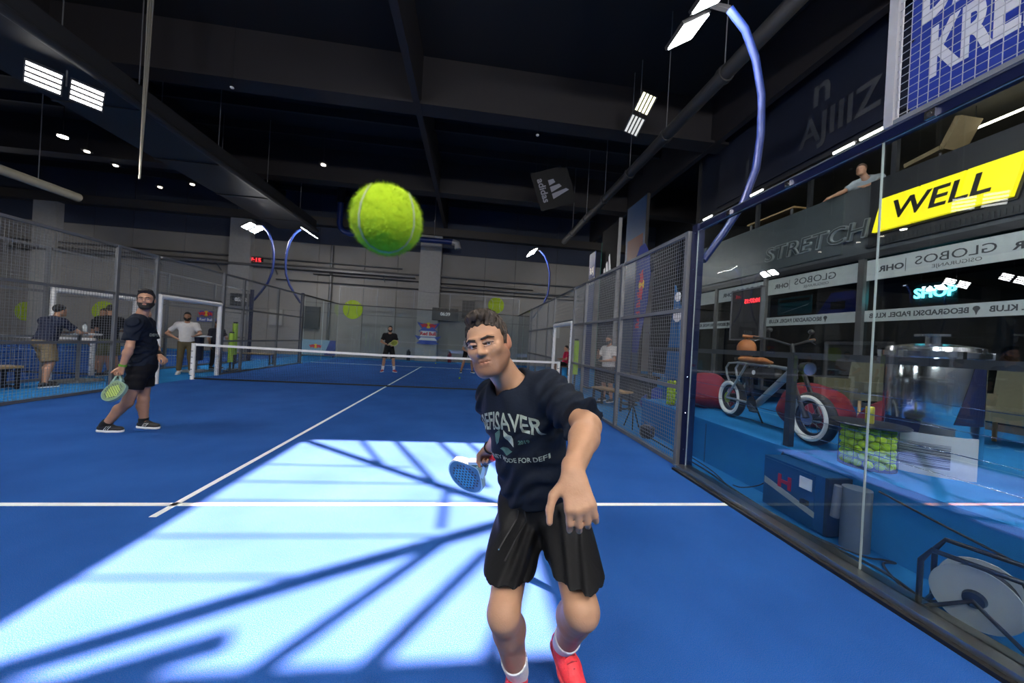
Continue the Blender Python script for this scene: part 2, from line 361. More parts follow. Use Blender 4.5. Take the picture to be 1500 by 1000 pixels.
# ------------------------------------------------------------------ glass walls
def pane(par, lo, hi):
    o = MB().span(lo, hi).build('pane', M_glass, par); me = o.data; me.materials.append(M_gedge)
    d_ = np.array(hi)-np.array(lo); thin = int(np.argmin(d_))
    for pl in me.polygons:
        if abs(pl.normal[thin]) < .5: pl.material_index = 1
    return o
g = thing('glass_wall', 'tall glass side wall with dark blue rail in front of the bike', 'glass wall', (5.0, -8, 0))
pane(g, (5.0, -7.997, .06), (5.012, -6.08, 2.96)); pane(g, (5.0, -9.97, .06), (5.012, -8.003, 2.96))
MB().span((4.9, -10, 0), (5.09, -6.03, .06)).build('floor_channel', M_steel, g)
MB().span((4.86, -10, 0), (4.9, -6.03, .025)).build('rubber_strip', M_black, g)
MB().span((5.0, -10, 2.97), (5.07, -6.11, 3.03)).build('top_rail', M_dblue, g)
MB().span((4.995, -10, 3.03), (5.01, -6.11, 3.04)).build('rail_lip', M_galv, g)
for y in (-6.6, -7.3, -8.25, -9.2): MB().box((4.99, y, 2.99), (.02, .05, .05)).build('clamp', M_chrome, g); MB().cyl((4.975, y, 2.99), (4.985, y, 2.99), .012, n=10).build('bolt', M_black, g)
g = thing('glass_wall', 'glass end wall with black rail closing the far end of the court', 'glass wall', (0, 10, 0))
for (x0, x1) in ((-5, -3), (-3, -1), (-1, 1), (1, 3), (3, 5)): pane(g, (x0+.006, 10, .03), (x1-.006, 10.012, 2.96))
MB().bar((-5, 10, 2.99), (5, 10, 2.99), .05, .06).build('top_rail', M_black, g)
for X, nm in ((-5, 'far glass side wall beside the aisle bench'), (5, 'far glass side wall on the flag side')):
    g = thing('glass_wall', nm, 'glass wall', (X, 8, 0))
    for y0, y1 in ((6.06, 8), (8, 9.96)): pane(g, (X, y0+.01, .03), (X+.012, y1-.01, 2.96))
    MB().bar((X, 6.06, 2.99), (X, 9.96, 2.99), .05, .06).build('top_rail', M_black, g)
f = thing('end_fence', 'pale wire fence standing above the end glass', 'fence', (0, 10, 3.03))
for xx in (-5, -3, -1, 1, 3, 5): MB().span((xx-.02, 9.98, 3.03), (xx+.02, 10.02, 4)).build('post', M_wire, f)
MB().span((-5, 9.985, 3.97), (5, 10.015, 4)).build('rail', M_galv, f)
stuff(wires(10, -5, 5, 3.05, 3.97, .2, .006, 'x').build('wire_mesh', M_wire, f))
# mesh with banner above the near side glass
f = thing('upper_fence', 'welded mesh panel with pale post above the side glass', 'fence', (5, -9, 3.04))
MB().span((4.98, -8.06, 3.04), (5.03, -8.01, 4.3)).build('post', mat('pale_steel', (.55, .55, .57), .45, .4), f)
MB().span((4.985, -10, 3.04), (5.015, -8.06, 3.07)).build('rail', M_wire, f)
stuff(wires(5.0, -10, -8.06, 3.07, 4.3, .05, .0032).build('wire_mesh', MATS['pale_steel'], f))
M_banner = mat('banner_blue', (.018, .05, .36), .55, bump=.15, bscale=5)
bn = thing('lettered_banner', 'blue banner with big white letters behind the upper mesh', 'banner', (5.05, -9, 3.05))
MB().span((5.03, -10, 3.08), (5.04, -8.105, 4.3)).build('sheet', M_banner, bn)
text('lettering', 'KREDIT', .42, (5.028, -8.55, 3.38), NX, ZZ, M_white, bn, .001, .5, .014)
text('lettering', 'DANAM', .42, (5.028, -8.53, 3.76), NX, ZZ, M_white, bn, .001, .5, .014)
for z in (3.1, 3.55): MB().cyl((5.015, -8.12, z), (5.03, -8.12, z), .012, n=10).build('eyelet', M_chrome, bn)
# ------------------------------------------------------------------ lamp posts
def lamp(X, Y, sgn, label, bright=M_led, bow=True):
    t = thing('floodlight_post', label, 'light', (X, Y, 0))
    MB().span((X-.05, Y-.05, 0), (X+.05, Y+.05, 3.06)).build('post', M_dblue, t)
    MB().span((X-.1, Y-.1, 0), (X+.1, Y+.1, .02)).build('base_plate', M_galv, t)
    for z in np.arange(.25, 3, .45): MB().sphere((X-.055, Y-.02, z), .009, 8).build('bolt', M_chrome, t)
    prof = [(.08, 2.62), (.33, 2.98), (.58, 3.38), (.74, 3.85), (.78, 4.3), (.76, 4.8), (.65, 5.25), (.48, 5.6), (.25, 5.82)]
    MB().tube([(X+sgn*a, Y, z) for a, z in prof], .045, 12).build('curved_pole', M_bluepole, t, True)
    MB().bar((X+sgn*.25, Y, 5.82), (X-sgn*.12, Y, 5.84), .05, .05).build('arm', M_black, t)
    for k, dy in ((0, -.26), (1, .26)):
        R = np.array(Matrix.Rotation(sgn*-math.radians(32), 3, 'Y'))
        c = V(X-sgn*.15, Y+dy, 5.72)
        h = MB().box(c, (.42, .4, .05), R).build('lamp_head', M_black, t)
        for i in range(4):
            o_ = R@V((-.15+.1*i), 0, -.03); MB().box(c+o_, (.08, .36, .012), R).build('led_strip', bright, h)
    return t
lamp(5.06, -6.0, 1, 'blue floodlight post with curved pole beside the side glass')
lamp(-5.06, -6.0, -1, 'blue floodlight post with curved pole at the near end of the aisle')
lamp(5.06, 6.0, 1, 'blue floodlight post with curved pole at the far court corner, flag side')
lamp(-5.06, 6.0, -1, 'blue floodlight post with curved pole at the far court corner, aisle side')
lamp(-7.1, 6.0, 1, 'blue floodlight post of the neighbouring court by the wall clock')
lamp(-7.1, -6.0, 1, 'blue floodlight post of the neighbouring court at its near end')
lamp(-17.3, 6.0, -1, 'blue floodlight post on the far side of the neighbouring court')
lamp(-17.3, -6.0, -1, 'blue floodlight post at the far near corner of the neighbouring court')
def hung(c, label, bar, m=M_ledhalf, z1=ZR, ends=False, look=None):
    t = thing('hanging_floodlight', label, 'light', c); c = np.array(c, float)
    z = nz(c-(CAM if look is None else np.array(look))); x = orth(z, bar); y = np.cross(z, x); R = np.stack([x, y, z], 1)
    for k in (-1, 1):
        cc = c+R@(V(k*.27, 0, 0)); h = MB().box(cc, (.46, .44, .06), R).build('lamp_head', M_black, t)
        for i in range(4): MB().box(cc+R@V(0, -.15+.1*i, -.036), (.42, .06, .012), R).build('led_strip', m if not (ends and k > 0) else mat('led_dimmer', (.8, .8, .75), emit=.35), h)
    MB().cyl(c+z*.04, (c[0]+z[0]*.04, c[1]+z[1]*.04, z1), .012, n=6).build('hanger_rod', M_galv, t)
    return t
hung((-6.1, -2.0, 6.1), 'striped floodlight hung under the large dark duct', CR*.85-CU*.5, z1=6.45, look=(1, -9, 0))
hung((6.6, -.9, 7.95), 'striped floodlight hung high beside the round pipe', -CR*.45-CU*.9, mat('led_dim', (1, .95, .6), emit=1.6), ends=True)
hung((-19.5, 6.5, 6.2), 'twin floodlight over the distant court by the side fence', CR, mat('led_far', (1, .98, .95), emit=20))
hung((-22.5, 6.0, 6.6), 'twin floodlight over the most distant court', CR, MATS['led_far'])
# unseen fill floodlights added behind the camera to light the front player
for xx, lab in ((-1.5, 'added fill floodlight pair on the rear wall beside the entrance side'), (3.0, 'added fill floodlight pair on the rear wall behind the service box'), (7.5, 'added fill floodlight pair on the rear wall beside the shop')):
    t = thing('fill_floodlight', lab, 'light', (xx, -13.9, 6.0))
    for k in (-1, 1):
        R = np.array(Matrix.Rotation(math.radians(55), 3, 'X')); cc = V(xx+k*.55, -13.7, 6.2)
        h = MB().box(cc, (.9, .6, .06), R).build('lamp_head', M_black, t)
        MB().box(cc+R@V(0, 0, -.036), (.84, .54, .012), R).build('led_panel', mat('led_fill', (1, .97, .93), emit=75), h)
    MB().span((xx-.9, -14, 6.1), (xx+.9, -13.94, 6.3)).build('bracket', M_galv, t)
for i, (xx, yy, lab) in enumerate(((-12.75, 4.35, 'warm round ceiling downlight, brightest of the row'), (-13, 5.4, 'second ceiling downlight of the row from the bright warm one'), (-13, 6.5, 'third ceiling downlight of the row from the bright warm one'), (-13, 8.6, 'fourth ceiling downlight of the row from the bright warm one'), (-11, 7.8, 'small lone ceiling downlight beside the downlight row'), (-3.8, 4.3, 'dim ceiling downlight above the net'), (5.13, 4.44, 'bright spotlight beside the hung triangular logo'))):
    t = thing('downlight', lab, 'light', (xx, yy, 8.0))
    MB().cyl((xx, yy, 7.96), (xx, yy, 8.02), .16, n=16).build('housing', M_black, t, True)
    MB().cyl((xx, yy, 7.93), (xx, yy, 7.96), .13 if i in (0, 6) else .08, n=16).build('lens', M_down if i in (0, 6) else mat('downlight_dim', (1, .9, .75), emit=6), t)
    MB().cyl((xx, yy, 8.02), (xx, yy, ZR), .012, n=6).build('hanger_rod', M_black, t)
# pendant sensors
for xx, yy, lb in ((-4.3, -.1, 'near the large dark duct'), (3.95, .25, 'near the hung logo banner')):
    t = thing('pendant_sensor', f'tiny white sensor hung on a wire {lb}', 'sensor', (xx, yy, 7.7))
    MB().cyl((xx, yy, 7.75), (xx, yy, ZR), .006, n=5).build('wire', M_black, t); MB().sphere((xx, yy, 7.72), .05, 10, (1, 1, .6)).build('cap', M_white, t, True)
# hung triangular logo
t = thing('hanging_logo_banner', 'black banner with a white three stripe logo hung from the roof', 'banner', (5.1, 3.2, 7.0))
O, xa, ya = V(5.05, 3.2, 7.5), nz((.75, 0, .66)), nz((-.66, 0, .75)); 
xa = nz(V(.35, 0, -.94)); ya = nz(V(.94, 0, .35))
MB().prism([(-.75, -.6), (.75, -.6), (.75, .9), (-.75, .9)], O+V(0, .02, 0), xa, ya, .01).build('sheet', mat('black_banner', (.008, .008, .009), .6), t)
M_grey = mat('logo_grey', (.35, .35, .4), .6)
text('lettering', 'adidas', .38, O-ya*.3, xa, ya, M_grey, t, .004, 1, .008)
def stripes(o, xa, ya, s, m, par, th=.008):
    for i, (w0, h) in enumerate(((0, .35), (.36, .62), (.72, .95))):
        a = .5*w0
        MB().prism([(s*(w0-.45), 0), (s*(w0-.17), 0), (s*(w0-.17-.18*h/.35*.55-.0), s*h), (s*(w0-.45-.10*h/.35*.55+.05), s*h*.86)], o, xa, ya, th).build('logo_stripe', m, par)
stripes(O, xa, ya, .75, M_grey, t)
for k in (-.6, .6): MB().cyl(O+xa*.0+V(k, .02, .3), O+V(k, .02, 2.0), .008, n=5).build('wire', M_black, t)
# ------------------------------------------------------------------ nets
M_net = mat('net_black', (.012, .012, .016), .8)
def net(x0, x1, label, s=.045):
    t = thing('padel_net', label, 'net', ((x0+x1)/2, 0, 0))
    for X in (x0, x1):
        MB().tube([(X, 0, 0), (X, 0, .95)], .05, 14).build('padded_post', M_white, t, True)
        for k in range(5): MB().span((X-.052, -.055, .1+k*.16), (X+.02, -.05, .115+k*.16)).build('print_mark', M_dblue, t)
    top = lambda x: .88+.04*abs((x-(x0+x1)/2)/((x1-x0)/2))
    xs = np.linspace(x0+.05, x1-.05, 9); mb = MB()
    for a, b in zip(xs[:-1], xs[1:]): mb.bar((a, 0, top(a)), (b, 0, top(b)), .012, .06)
    mb.build('top_band', M_white, t)
    MB().span((x0, -.008, .01), (x1, .008, .045)).build('bottom_tape', M_black, t)
    mb = MB()
    for q in np.arange(x0+.06, x1-.05, s): mb.span((q-.0015, -.0015, .03), (q+.0015, .0015, top(q)))
    for z in np.arange(.05, .88, s): mb.span((x0, -.0015, z-.0015), (x1, .0015, z+.0015))
    stuff(mb.build('net_mesh', M_net, t))
net(-4.93, 4.93, 'black padel net with white top band across the court')
net(-17.1, -7.27, 'padel net of the neighbouring court behind the standing group', .07)
# ------------------------------------------------------------------ implicit surfaces for people and soft goods
class Field:
    def __init__(s, lo, hi, h):
        s.h = h; s.lo = np.array(lo, np.float32); s.n = np.ceil((np.array(hi)-np.array(lo))/h).astype(int)+1
        s.F = np.full(s.n, 1.0, np.float32); s.ax = [s.lo[i]+h*np.arange(s.n[i], dtype=np.float32) for i in range(3)]
    def block(s, lo, hi):
        a = np.clip(np.floor((np.array(lo)-s.lo)/s.h).astype(int), 0, s.n-1); b = np.clip(np.ceil((np.array(hi)-s.lo)/s.h).astype(int)+1, 1, s.n)
        if (b <= a).any(): return None, None
        sl = tuple(slice(a[i], b[i]) for i in range(3))
        g = np.meshgrid(*[s.ax[i][sl[i]] for i in range(3)], indexing='ij')
        return sl, np.stack(g, -1)
    def add(s, prim, k=.02, sub=False, clips=()):
        fn, lo, hi = prim; mg = k+2.5*s.h; sl, p = s.block(lo-mg, hi+mg)
        if sl is None: return s
        d = fn(p)
        for c0, n in clips: d = np.maximum(d, (p-np.float32(c0))@np.float32(nz(n)))
        A = s.F[sl]
        if sub: B = -d; h_ = np.maximum(k-np.abs(A-B), 0)/k; s.F[sl] = np.maximum(A, B)+h_*h_*k*.25
        else: h_ = np.maximum(k-np.abs(A-d), 0)/k; s.F[sl] = np.minimum(A, d)-h_*h_*k*.25
        return s
    def allp(s): return np.stack(np.meshgrid(*s.ax, indexing='ij'), -1)
    def clip(s, c0, n):
        n = np.float32(nz(n)); c0 = np.float32(c0)
        d = (s.ax[0][:, None, None]-c0[0])*n[0]+(s.ax[1][None, :, None]-c0[1])*n[1]+(s.ax[2][None, None, :]-c0[2])*n[2]
        s.F = np.maximum(s.F, d); return s
    def mesh(s):
        F = s.F; S = F < 0; n = s.n
        cnt = np.zeros(n-1, np.int8)
        off = [(i, j, k) for i in (0, 1) for j in (0, 1) for k in (0, 1)]
        for i, j, k in off: cnt += S[i:n[0]-1+i, j:n[1]-1+j, k:n[2]-1+k]
        act = np.argwhere((cnt > 0) & (cnt < 8))
        if len(act) == 0: return np.zeros((0, 3)), np.zeros((0, 4), int)
        cv = np.stack([F[act[:, 0]+i, act[:, 1]+j, act[:, 2]+k] for i, j, k in off], 1)
        acc = np.zeros((len(act), 3)); c = np.zeros(len(act)); O = np.array(off)
        for a in range(8):
            for b in range(a+1, 8):
                if np.abs(O[a]-O[b]).sum() != 1: continue
                va, vb = cv[:, a], cv[:, b]; x = (va < 0) != (vb < 0)
                t = np.where(x, va/np.where(x, va-vb, 1), 0)
                acc += np.where(x[:, None], O[a]+t[:, None]*(O[b]-O[a]), 0); c += x
        vert = s.lo+s.h*(act+acc/c[:, None])
        idx = np.full(n-1, -1, np.int32); idx[tuple(act.T)] = np.arange(len(act))
        quads = []
        for ax in range(3):
            u, v_ = (ax+1) % 3, (ax+2) % 3
            sa = [slice(None)]*3; sb = [slice(None)]*3; sa[ax] = slice(0, -1); sb[ax] = slice(1, None)
            ch = np.argwhere(S[tuple(sa)] != S[tuple(sb)])
            ch = ch[(ch[:, u] > 0) & (ch[:, v_] > 0) & (ch[:, u] < n[u]-1) & (ch[:, v_] < n[v_]-1)]
            if len(ch) == 0: continue
            inn = S[tuple(ch.T)]
            def cell(du, dv): c_ = ch.copy(); c_[:, u] -= du; c_[:, v_] -= dv; return idx[tuple(c_.T)]
            q = np.stack([cell(1, 1), cell(0, 1), cell(0, 0), cell(1, 0)], 1); q[~inn] = q[~inn][:, ::-1]; quads.append(q)
        return vert, np.concatenate(quads)
def cone(a, b, ra, rb, flat=None):
    a = np.float32(a); b = np.float32(b); ab = b-a; L2 = float(ab@ab)+1e-9; R = max(ra, rb)
    def fn(p):
        pa = p-a; t = np.clip(pa@ab/L2, 0, 1); v = pa-t[..., None]*ab
        if flat is not None:
            n = np.float32(nz(flat[0])); v = v+((v@n)*(1/flat[1]-1))[..., None]*n
        return (np.sqrt((v*v).sum(-1))-(ra+(rb-ra)*t))*(1 if flat is None else min(1, flat[1]+.15))
    return fn, np.minimum(a, b)-R, np.maximum(a, b)+R
def ell(c, r, M=None):
    c = np.float32(c); r = np.float32(r); M = np.eye(3) if M is None else M; M = np.float32(M); R = float(max(r))
    def fn(p):
        q = (p-c)@M; k0 = np.sqrt(((q/r)**2).sum(-1)); k1 = np.sqrt(((q/(r*r))**2).sum(-1))+1e-6
        return k0*(k0-1)/k1
    return fn, c-R, c+R
def mesh_obj(name, vq, m, parent=None, tint=None, smooth=2):
    v, q = vq; v = np.array(v, float)
    for _ in range(smooth):           # light Laplacian smoothing
        s_ = np.zeros_like(v); n_ = np.zeros(len(v))
        for i in range(4):
            a, b = q[:, i], q[:, (i+1) % 4]; np.add.at(s_, a, v[b]); np.add.at(n_, a, 1); np.add.at(s_, b, v[a]); np.add.at(n_, b, 1)
        v = v*.5+.5*s_/np.maximum(n_, 1)[:, None]
    me = bpy.data.meshes.new(name); me.vertices.add(len(v)); me.vertices.foreach_set('co', v.ravel())
    me.loops.add(len(q)*4); me.loops.foreach_set('vertex_index', q.ravel().astype(np.int32)); me.polygons.add(len(q))
    me.polygons.foreach_set('loop_start', np.arange(0, len(q)*4, 4, dtype=np.int32)); me.update(calc_edges=True); me.validate(); me.shade_smooth()
    if tint is not None:
        ca = me.color_attributes.new('tint', 'FLOAT_COLOR', 'POINT'); c = tint(v); ca.data.foreach_set('color', np.c_[c, np.ones(len(c))].ravel().astype(np.float32))
    return link(name, me, m, parent)
SKIN = {}
def skin(name, col): return mat('skin_'+name, col, .5, nscale=30, namt=.08, bump=.08, bscale=180, attr='tint', spec=.35)
def cloth(name, col, bump=.25, bs=35, rough=.85): return mat('cloth_'+name, col, rough, nscale=14, namt=.15, bump=bump, bscale=bs, spec=.2)
def hand_prims(w_, f, s_, n_, curls, thumb, sc_=1.0, spread=.0):
    out = []; w_ = np.array(w_, float)
    offs = (.030, .010, -.010, -.029); lens = (.074, .082, .076, .060)
    for i, o in enumerate(offs):
        kn = w_+f*(.092-.006*abs(i-1.3))*sc_+s_*o*sc_
        out.append((cone(w_+f*.018*sc_+s_*o*.6*sc_, kn, .0145*sc_, .0115*sc_), .012))
        a = 0; p = kn; r = .0098
        for j, fr in enumerate((.45, .31, .24)):
            a += curls[i][j] if hasattr(curls[0], '__len__') else curls[j]
            dr = nz(f*math.cos(a)-n_*math.sin(a)+s_*(spread*(1.5-i))); p2 = p+dr*lens[i]*fr*sc_*1.05
            out.append((cone(p, p2, r*sc_, (r-.0008)*sc_), .005)); p = p2; r -= .0010
    out.append((cone(w_-f*.02*sc_, w_+f*.03*sc_, .024*sc_, .026*sc_, (n_, .72)), .015))
    b = w_+f*.02*sc_+s_*.022*sc_; p1 = b+nz(thumb[0][0]*f+thumb[0][1]*s_+thumb[0][2]*n_)*.046*sc_; p2 = p1+nz(thumb[1][0]*f+thumb[1][1]*s_+thumb[1][2]*n_)*.034*sc_
    p3 = p2+nz(thumb[2][0]*f+thumb[2][1]*s_+thumb[2][2]*n_)*.028*sc_
    out += [(cone(b, p1, .0165*sc_, .0125*sc_), .012), (cone(p1, p2, .0115*sc_, .0105*sc_), .006), (cone(p2, p3, .0102*sc_, .0085*sc_), .005)]
    return out
T_REL = ((.75, .65, -.15), (.9, .35, -.2), (.95, .2, -.25)); C_REL = (.35, .4, .25); C_GRIP = (1.25, 1.45, .8); T_GRIP = ((.7, .5, -.5), (.55, -.1, -.8), (.3, -.5, -.8))
def person(name, label, J, D, group=None):
    """J: joints in world metres. D: dict of looks. One continuous skin mesh; hair and clothes are its parts."""
    s = D.get('s', 1.0); h = D.get('h', .012); lod = h > .0075
    base = (J['anL']+J['anR'])/2; t = thing(name, label, 'person', (base[0], base[1], min(J['toL'][2], J['toR'][2])-.02), group)
    up = nz(J['neck']-J['pel']); rt = orth(up, J['shR']-J['shL']); fr = np.cross(up, rt)
    M = np.stack([rt, fr, up], 1); prt = nz(J['hipR']-J['hipL']); pup = orth(prt, up); pfr = np.cross(pup, prt); PM = np.stack([prt, pfr, pup], 1)
    allj = np.array(list(J.values())); lo = allj.min(0)-.24; hi = allj.max(0)+.24
    fat = D.get('fat', 1.0); chest = J['pel']+(J['neck']-J['pel'])*.70; belly = J['pel']+(J['neck']-J['pel'])*.34
    hf, hu = nz(D['hf']), orth(D['hf'], D['hu']); hr = np.cross(hf, hu); HM = np.stack([hr, hf, hu], 1); hc = J['head']
    H = lambda a, b, c: hc+s*(hr*a+hf*b+hu*c)
    def torso(F, e, k=.05, arms=True):
        F.add(ell(chest, np.array((.160*fat, .108*fat, .185))*s+e, M), k); F.add(ell(belly+fr*.012*s*fat, np.array((.142*fat, .104*fat, .17))*s+e, M), k)
        F.add(ell(J['pel']+up*.01, np.array((.152*fat, .108*fat, .125))*s+e, PM), k)
        for sh, sg in ((J['shL'], -1), (J['shR'], 1)):
            F.add(cone(J['neck']-up*.03*s, sh, .052*s+e, .052*s+e), k); F.add(cone(chest, sh-up*.02*s, .08*s+e, .055*s+e), k)
    # ---- skin
    B = Field(lo, hi, h); torso(B, -.012)
    B.add(cone(J['neck']-up*.02, H(0, -.018, -.055), .058*s, .055*s), .03)
    for S_ in 'LR':
        sh, el, wr = J['sh'+S_], J['el'+S_], J['wr'+S_]
        B.add(cone(sh, el, .049*s, .039*s), .03); fm = el+(wr-el)*.28; B.add(cone(el, fm, .039*s, .043*s), .02); B.add(cone(fm, wr, .043*s, .0265*s), .02)
        hp, kn, an, to = J['hip'+S_], J['kn'+S_], J['an'+S_], J['to'+S_]
        B.add(cone(hp, kn, .082*s, .055*s), .03)
        bk = orth(nz(an-kn), -(to-an)); cf = kn+(an-kn)*.30+bk*.016*s
        B.add(cone(kn, an, .052*s, .036*s), .02); B.add(cone(kn+(an-kn)*.1, cf, .045*s, .054*s), .03); B.add(cone(cf, an+(kn-an)*.2, .054*s, .036*s), .03)
        B.add(cone(kn+nz(to-an)*.012*s, kn+nz(to-an)*.012*s+(an-kn)*.05, .047*s, .045*s), .02)
        nr0 = D.get('sole'+S_, V(0, 0, 1)); f0 = orth(nr0, to-an); B.add(cone(an, an+f0*.10*s-nr0*.055*s, .033*s, .018*s), .02)
        hd = D.get('hand'+S_, {}); f = nz(hd.get('f', wr-el)); s_ = orth(f, hd.get('s', fr)); n_ = np.cross(s_, f) if S_ == 'L' else np.cross(f, s_)
        if lod:
            B.add(cone(wr, wr+f*.07*s, .03*s, .034*s, (n_, .6)), .02); B.add(cone(wr+f*.07*s, wr+f*.15*s-n_*.03, .03*s, .018*s, (n_, .5)), .02); B.add(cone(wr+f*.03*s, wr+f*.07*s+s_*.05*s, .014*s, .011*s), .015)
        else:
            for pr_, k_ in hand_prims(wr, f, s_, n_, hd.get('c', C_REL), hd.get('t', T_REL), s, hd.get('spread', .06)): B.add(pr_, k_)
    # head
    B.add(ell(H(0, -.014, .036), np.array((.075, .095, .083))*s, HM), .02); B.add(ell(H(0, .022, -.025), np.array((.060, .072, .088))*s, HM), .03)
    B.add(ell(H(0, .034, -.074), np.array((.047, .052, .040))*s, HM), .03); B.add(ell(H(0, .072, -.100), np.array((.021, .019, .017))*s, HM), .02)
    for sg in (-1, 1):
        B.add(cone(H(sg*.054, .0, -.052), H(sg*.024, .062, -.096), .020*s, .020*s), .028)
        B.add(ell(H(sg*.040, .060, -.020), np.array((.022, .026, .020))*s, HM), .025)
        B.add(cone(H(sg*.019, .100, -.034), H(sg*.031, .086, -.060), .0025*s, .0022*s), .008, sub=True)
        B.add(cone(H(sg*.012, .092, .020), H(sg*.046, .076, .022), .0105*s, .009*s), .010)
        B.add(ell(H(sg*.031, .101, .000), np.array((.021, .018, .0115))*s, HM), .010, sub=True)
        if not lod: B.add(ell(H(sg*.031, .080, .001), np.array((.0155, .0125, .0115))*s, HM), .003)
        B.add(ell(H(sg*.0120, .098, -.033), np.array((.0085, .011, .0085))*s, HM), .008)
        B.add(ell(H(sg*.0775, -.008, -.006), np.array((.009, .019, .031))*s, np.stack([nz(hr+hf*sg*.35), nz(hf-hr*sg*.35), hu], 1)), .006)
    B.add(cone(H(0, .092, .010), H(0, .111, -.029), .0080*s, .0108*s), .010)
    B.add(cone(H(-.017, .090, -.058), H(.017, .090, -.058), .0072*s, .0072*s), .006); B.add(cone(H(-.014, .089, -.070), H(.014, .089, -.070), .0082*s, .0082*s), .006)
    B.add(cone(H(-.022, .092, -.0635), H(.022, .092, -.0635), .0028*s, .0028*s), .004, sub=True)
    def tint(v):
        q = ((v-hc)@HM)/s; c = np.ones((len(v), 3))
        d = lambda a, b, e, ra, rb, re: np.exp(-(((np.abs(q[:, 0])-a)/ra)**2+((q[:, 1]-b)/rb)**2+((q[:, 2]-e)/re)**2))
        face = (np.abs(q) < .14).all(1)
        lips = d(0, .096, -.064, .022, .016, .010)*face; c *= 1-lips[:, None]*np.array((.22, .45, .42))
        st = D.get('stubble', 0)
        if st:
            m_ = np.clip((-.030-q[:, 2]+.35*np.clip(np.abs(q[:, 0])-.045, 0, 1))/.022, 0, 1)*np.clip((q[:, 1]+.02)/.03, 0, 1)*np.clip((.125+q[:, 2])/.015, 0, 1)*face*(1-lips*.9); c *= 1-m_[:, None]*st*np.array((.45, .48, .46))
        eye = d(.031, .094, .002, .017, .025, .010)*face*(.5 if lod else .5); c *= 1-eye[:, None]  # shade under the brows, darkened into the skin colour of the eye sockets
        if D.get('flush'): c *= 1-D['flush']*(d(.0775, -.008, -.006, .02, .03, .04)*face)[:, None]*np.array((0, .35, .35))
        return c
    mesh_obj('body', B.mesh(), D['skin'], t, tint)
    # eyes, brows, hair
    if not lod:
        for sg in (-1, 1):
            ec = H(sg*.031, .0805, .000); look = nz(CAM-ec)
            e = MB().sphere(ec, .0120*s, 16).build('eye', mat('eye_white', (.50, .47, .44), .25), t, True)
            MB().sphere(ec+look*.0072*s, .0060*s, 12).build('iris', mat('iris_dark', (.022, .015, .01), .15), e, True)
            F = Field(H(sg*.03, .085, .0)-.05, H(sg*.03, .085, .0)+.05, .002)
            F.add(cone(H(sg*.016, .0905, -.0075), H(sg*.047, .081, -.0070), .0042*s, .0035*s), .004)       # lower lid
            F.add(cone(H(sg*.014, .093, .0050), H(sg*.031, .0935, .0085), .0050*s, .0056*s), .004); F.add(cone(H(sg*.031, .0935, .0085), H(sg*.048, .083, .003), .0056*s, .0042*s), .004)
            mesh_obj('eyelid', F.mesh(), mat('skin_lid', (.36, .21, .145), .5), t)
            F = Field(H(sg*.03, .085, .02)-.06, H(sg*.03, .085, .02)+.06, .002)
            F.add(cone(H(sg*.013, .0995, .0185), H(sg*.036, .0945, .0235), .0044*s, .0042*s), .004); F.add(cone(H(sg*.036, .0945, .0235), H(sg*.054, .079, .0175), .0042*s, .0022*s), .004)
            mesh_obj('eyebrow', F.mesh(), D['hair'], t)
    hh = max(.003, h*.6); F = Field(hc-.19*s, hc+.19*s, hh)
    th = D.get('hairt', .010)
    F.add(ell(H(0, -.016, .040), np.array((.075+th*.25, .096+th*.5, .083+th))*s, HM), .01)
    if D.get('top'): F.add(ell(H(0, .025, .105), np.array((.058, .070, .030))*s*D['top'], HM), .02)
    F.clip(H(0, *D.get('hl', (.086, .074))), -(hf*-D.get('hlt', .68)+hu))
    for sg in (-1, 1): F.add(cone(H(sg*.071, .012, .03), H(sg*.071, .008, -.012), .012*s, .006*s), .012)
    if D.get('long'):
        F.add(ell(H(0, -.05, -.09), np.array((.085, .05, .14))*s, HM), .03)
    if not lod:
        p_ = F.allp(); rr = (p_-np.float32(hc))@np.float32(HM)
        F.F += (.0026*np.sin(rr[..., 0]*230+8*np.sin(rr[..., 1]*60))+.0026*np.sin(rr[..., 1]*210+rr[..., 0]*150+rr[..., 2]*120)).astype(np.float32)
    mesh_obj('hair', F.mesh(), D['hair'], t, smooth=1)
    if D.get('beard'):
        b_ = D['beard']; F = Field(hc-.19*s, hc+.19*s, hh)
        F.add(ell(H(0, .022, -.025), np.array((.062, .072, .088))*s+b_, HM), .02); F.add(ell(H(0, .036, -.076), np.array((.047, .052, .042))*s+b_*1.3, HM), .03); F.add(ell(H(0, .072, -.102), np.array((.022, .02, .018))*s+b_*1.4, HM), .02)
        for sg in (-1, 1): F.add(cone(H(sg*.054, .0, -.055), H(sg*.028, .06, -.097), .022*s+b_, .02*s+b_), .02); F.add(cone(H(sg*.068, .012, -.0), H(sg*.060, .01, -.05), .008, .016), .01)
        F.add(ell(H(0, .10, -.064), np.array((.018, .03, .007))*s, HM), .006, sub=True); F.add(ell(H(0, .085, .008), np.array((.066, .066, .056))*s, HM), .012, sub=True); F.clip(H(0, -.012, 0), -hf)
        F.add(cone(H(-.024, .088, -.052), H(.024, .088, -.052), .0065*s, .0065*s), .006)
        mesh_obj('beard', F.mesh(), D['hair'], t, smooth=1)
    # ---- shirt
    ch = max(.005, h*.9)
    F = Field(lo, hi, ch); torso(F, .012+D.get('loose', .0), .06)
    hem = J['pel']+up*D.get('hem', -.03)*s
    F.add(cone(chest, hem-up*.03, .125*s*fat, .145*s*fat+D.get('loose', 0), (fr, .78)), .05)
    for S_ in 'LR':
        sh, el = J['sh'+S_], J['el'+S_]; fr_ = D.get('slv', .62); e_ = sh+(el-sh)*fr_
        F.add(cone(sh, sh+(el-sh)*(fr_+.2), .064*s, .064*s+D.get('slr', .006)), .045, clips=[(e_, el-sh)])
    F.clip(hem, -up)
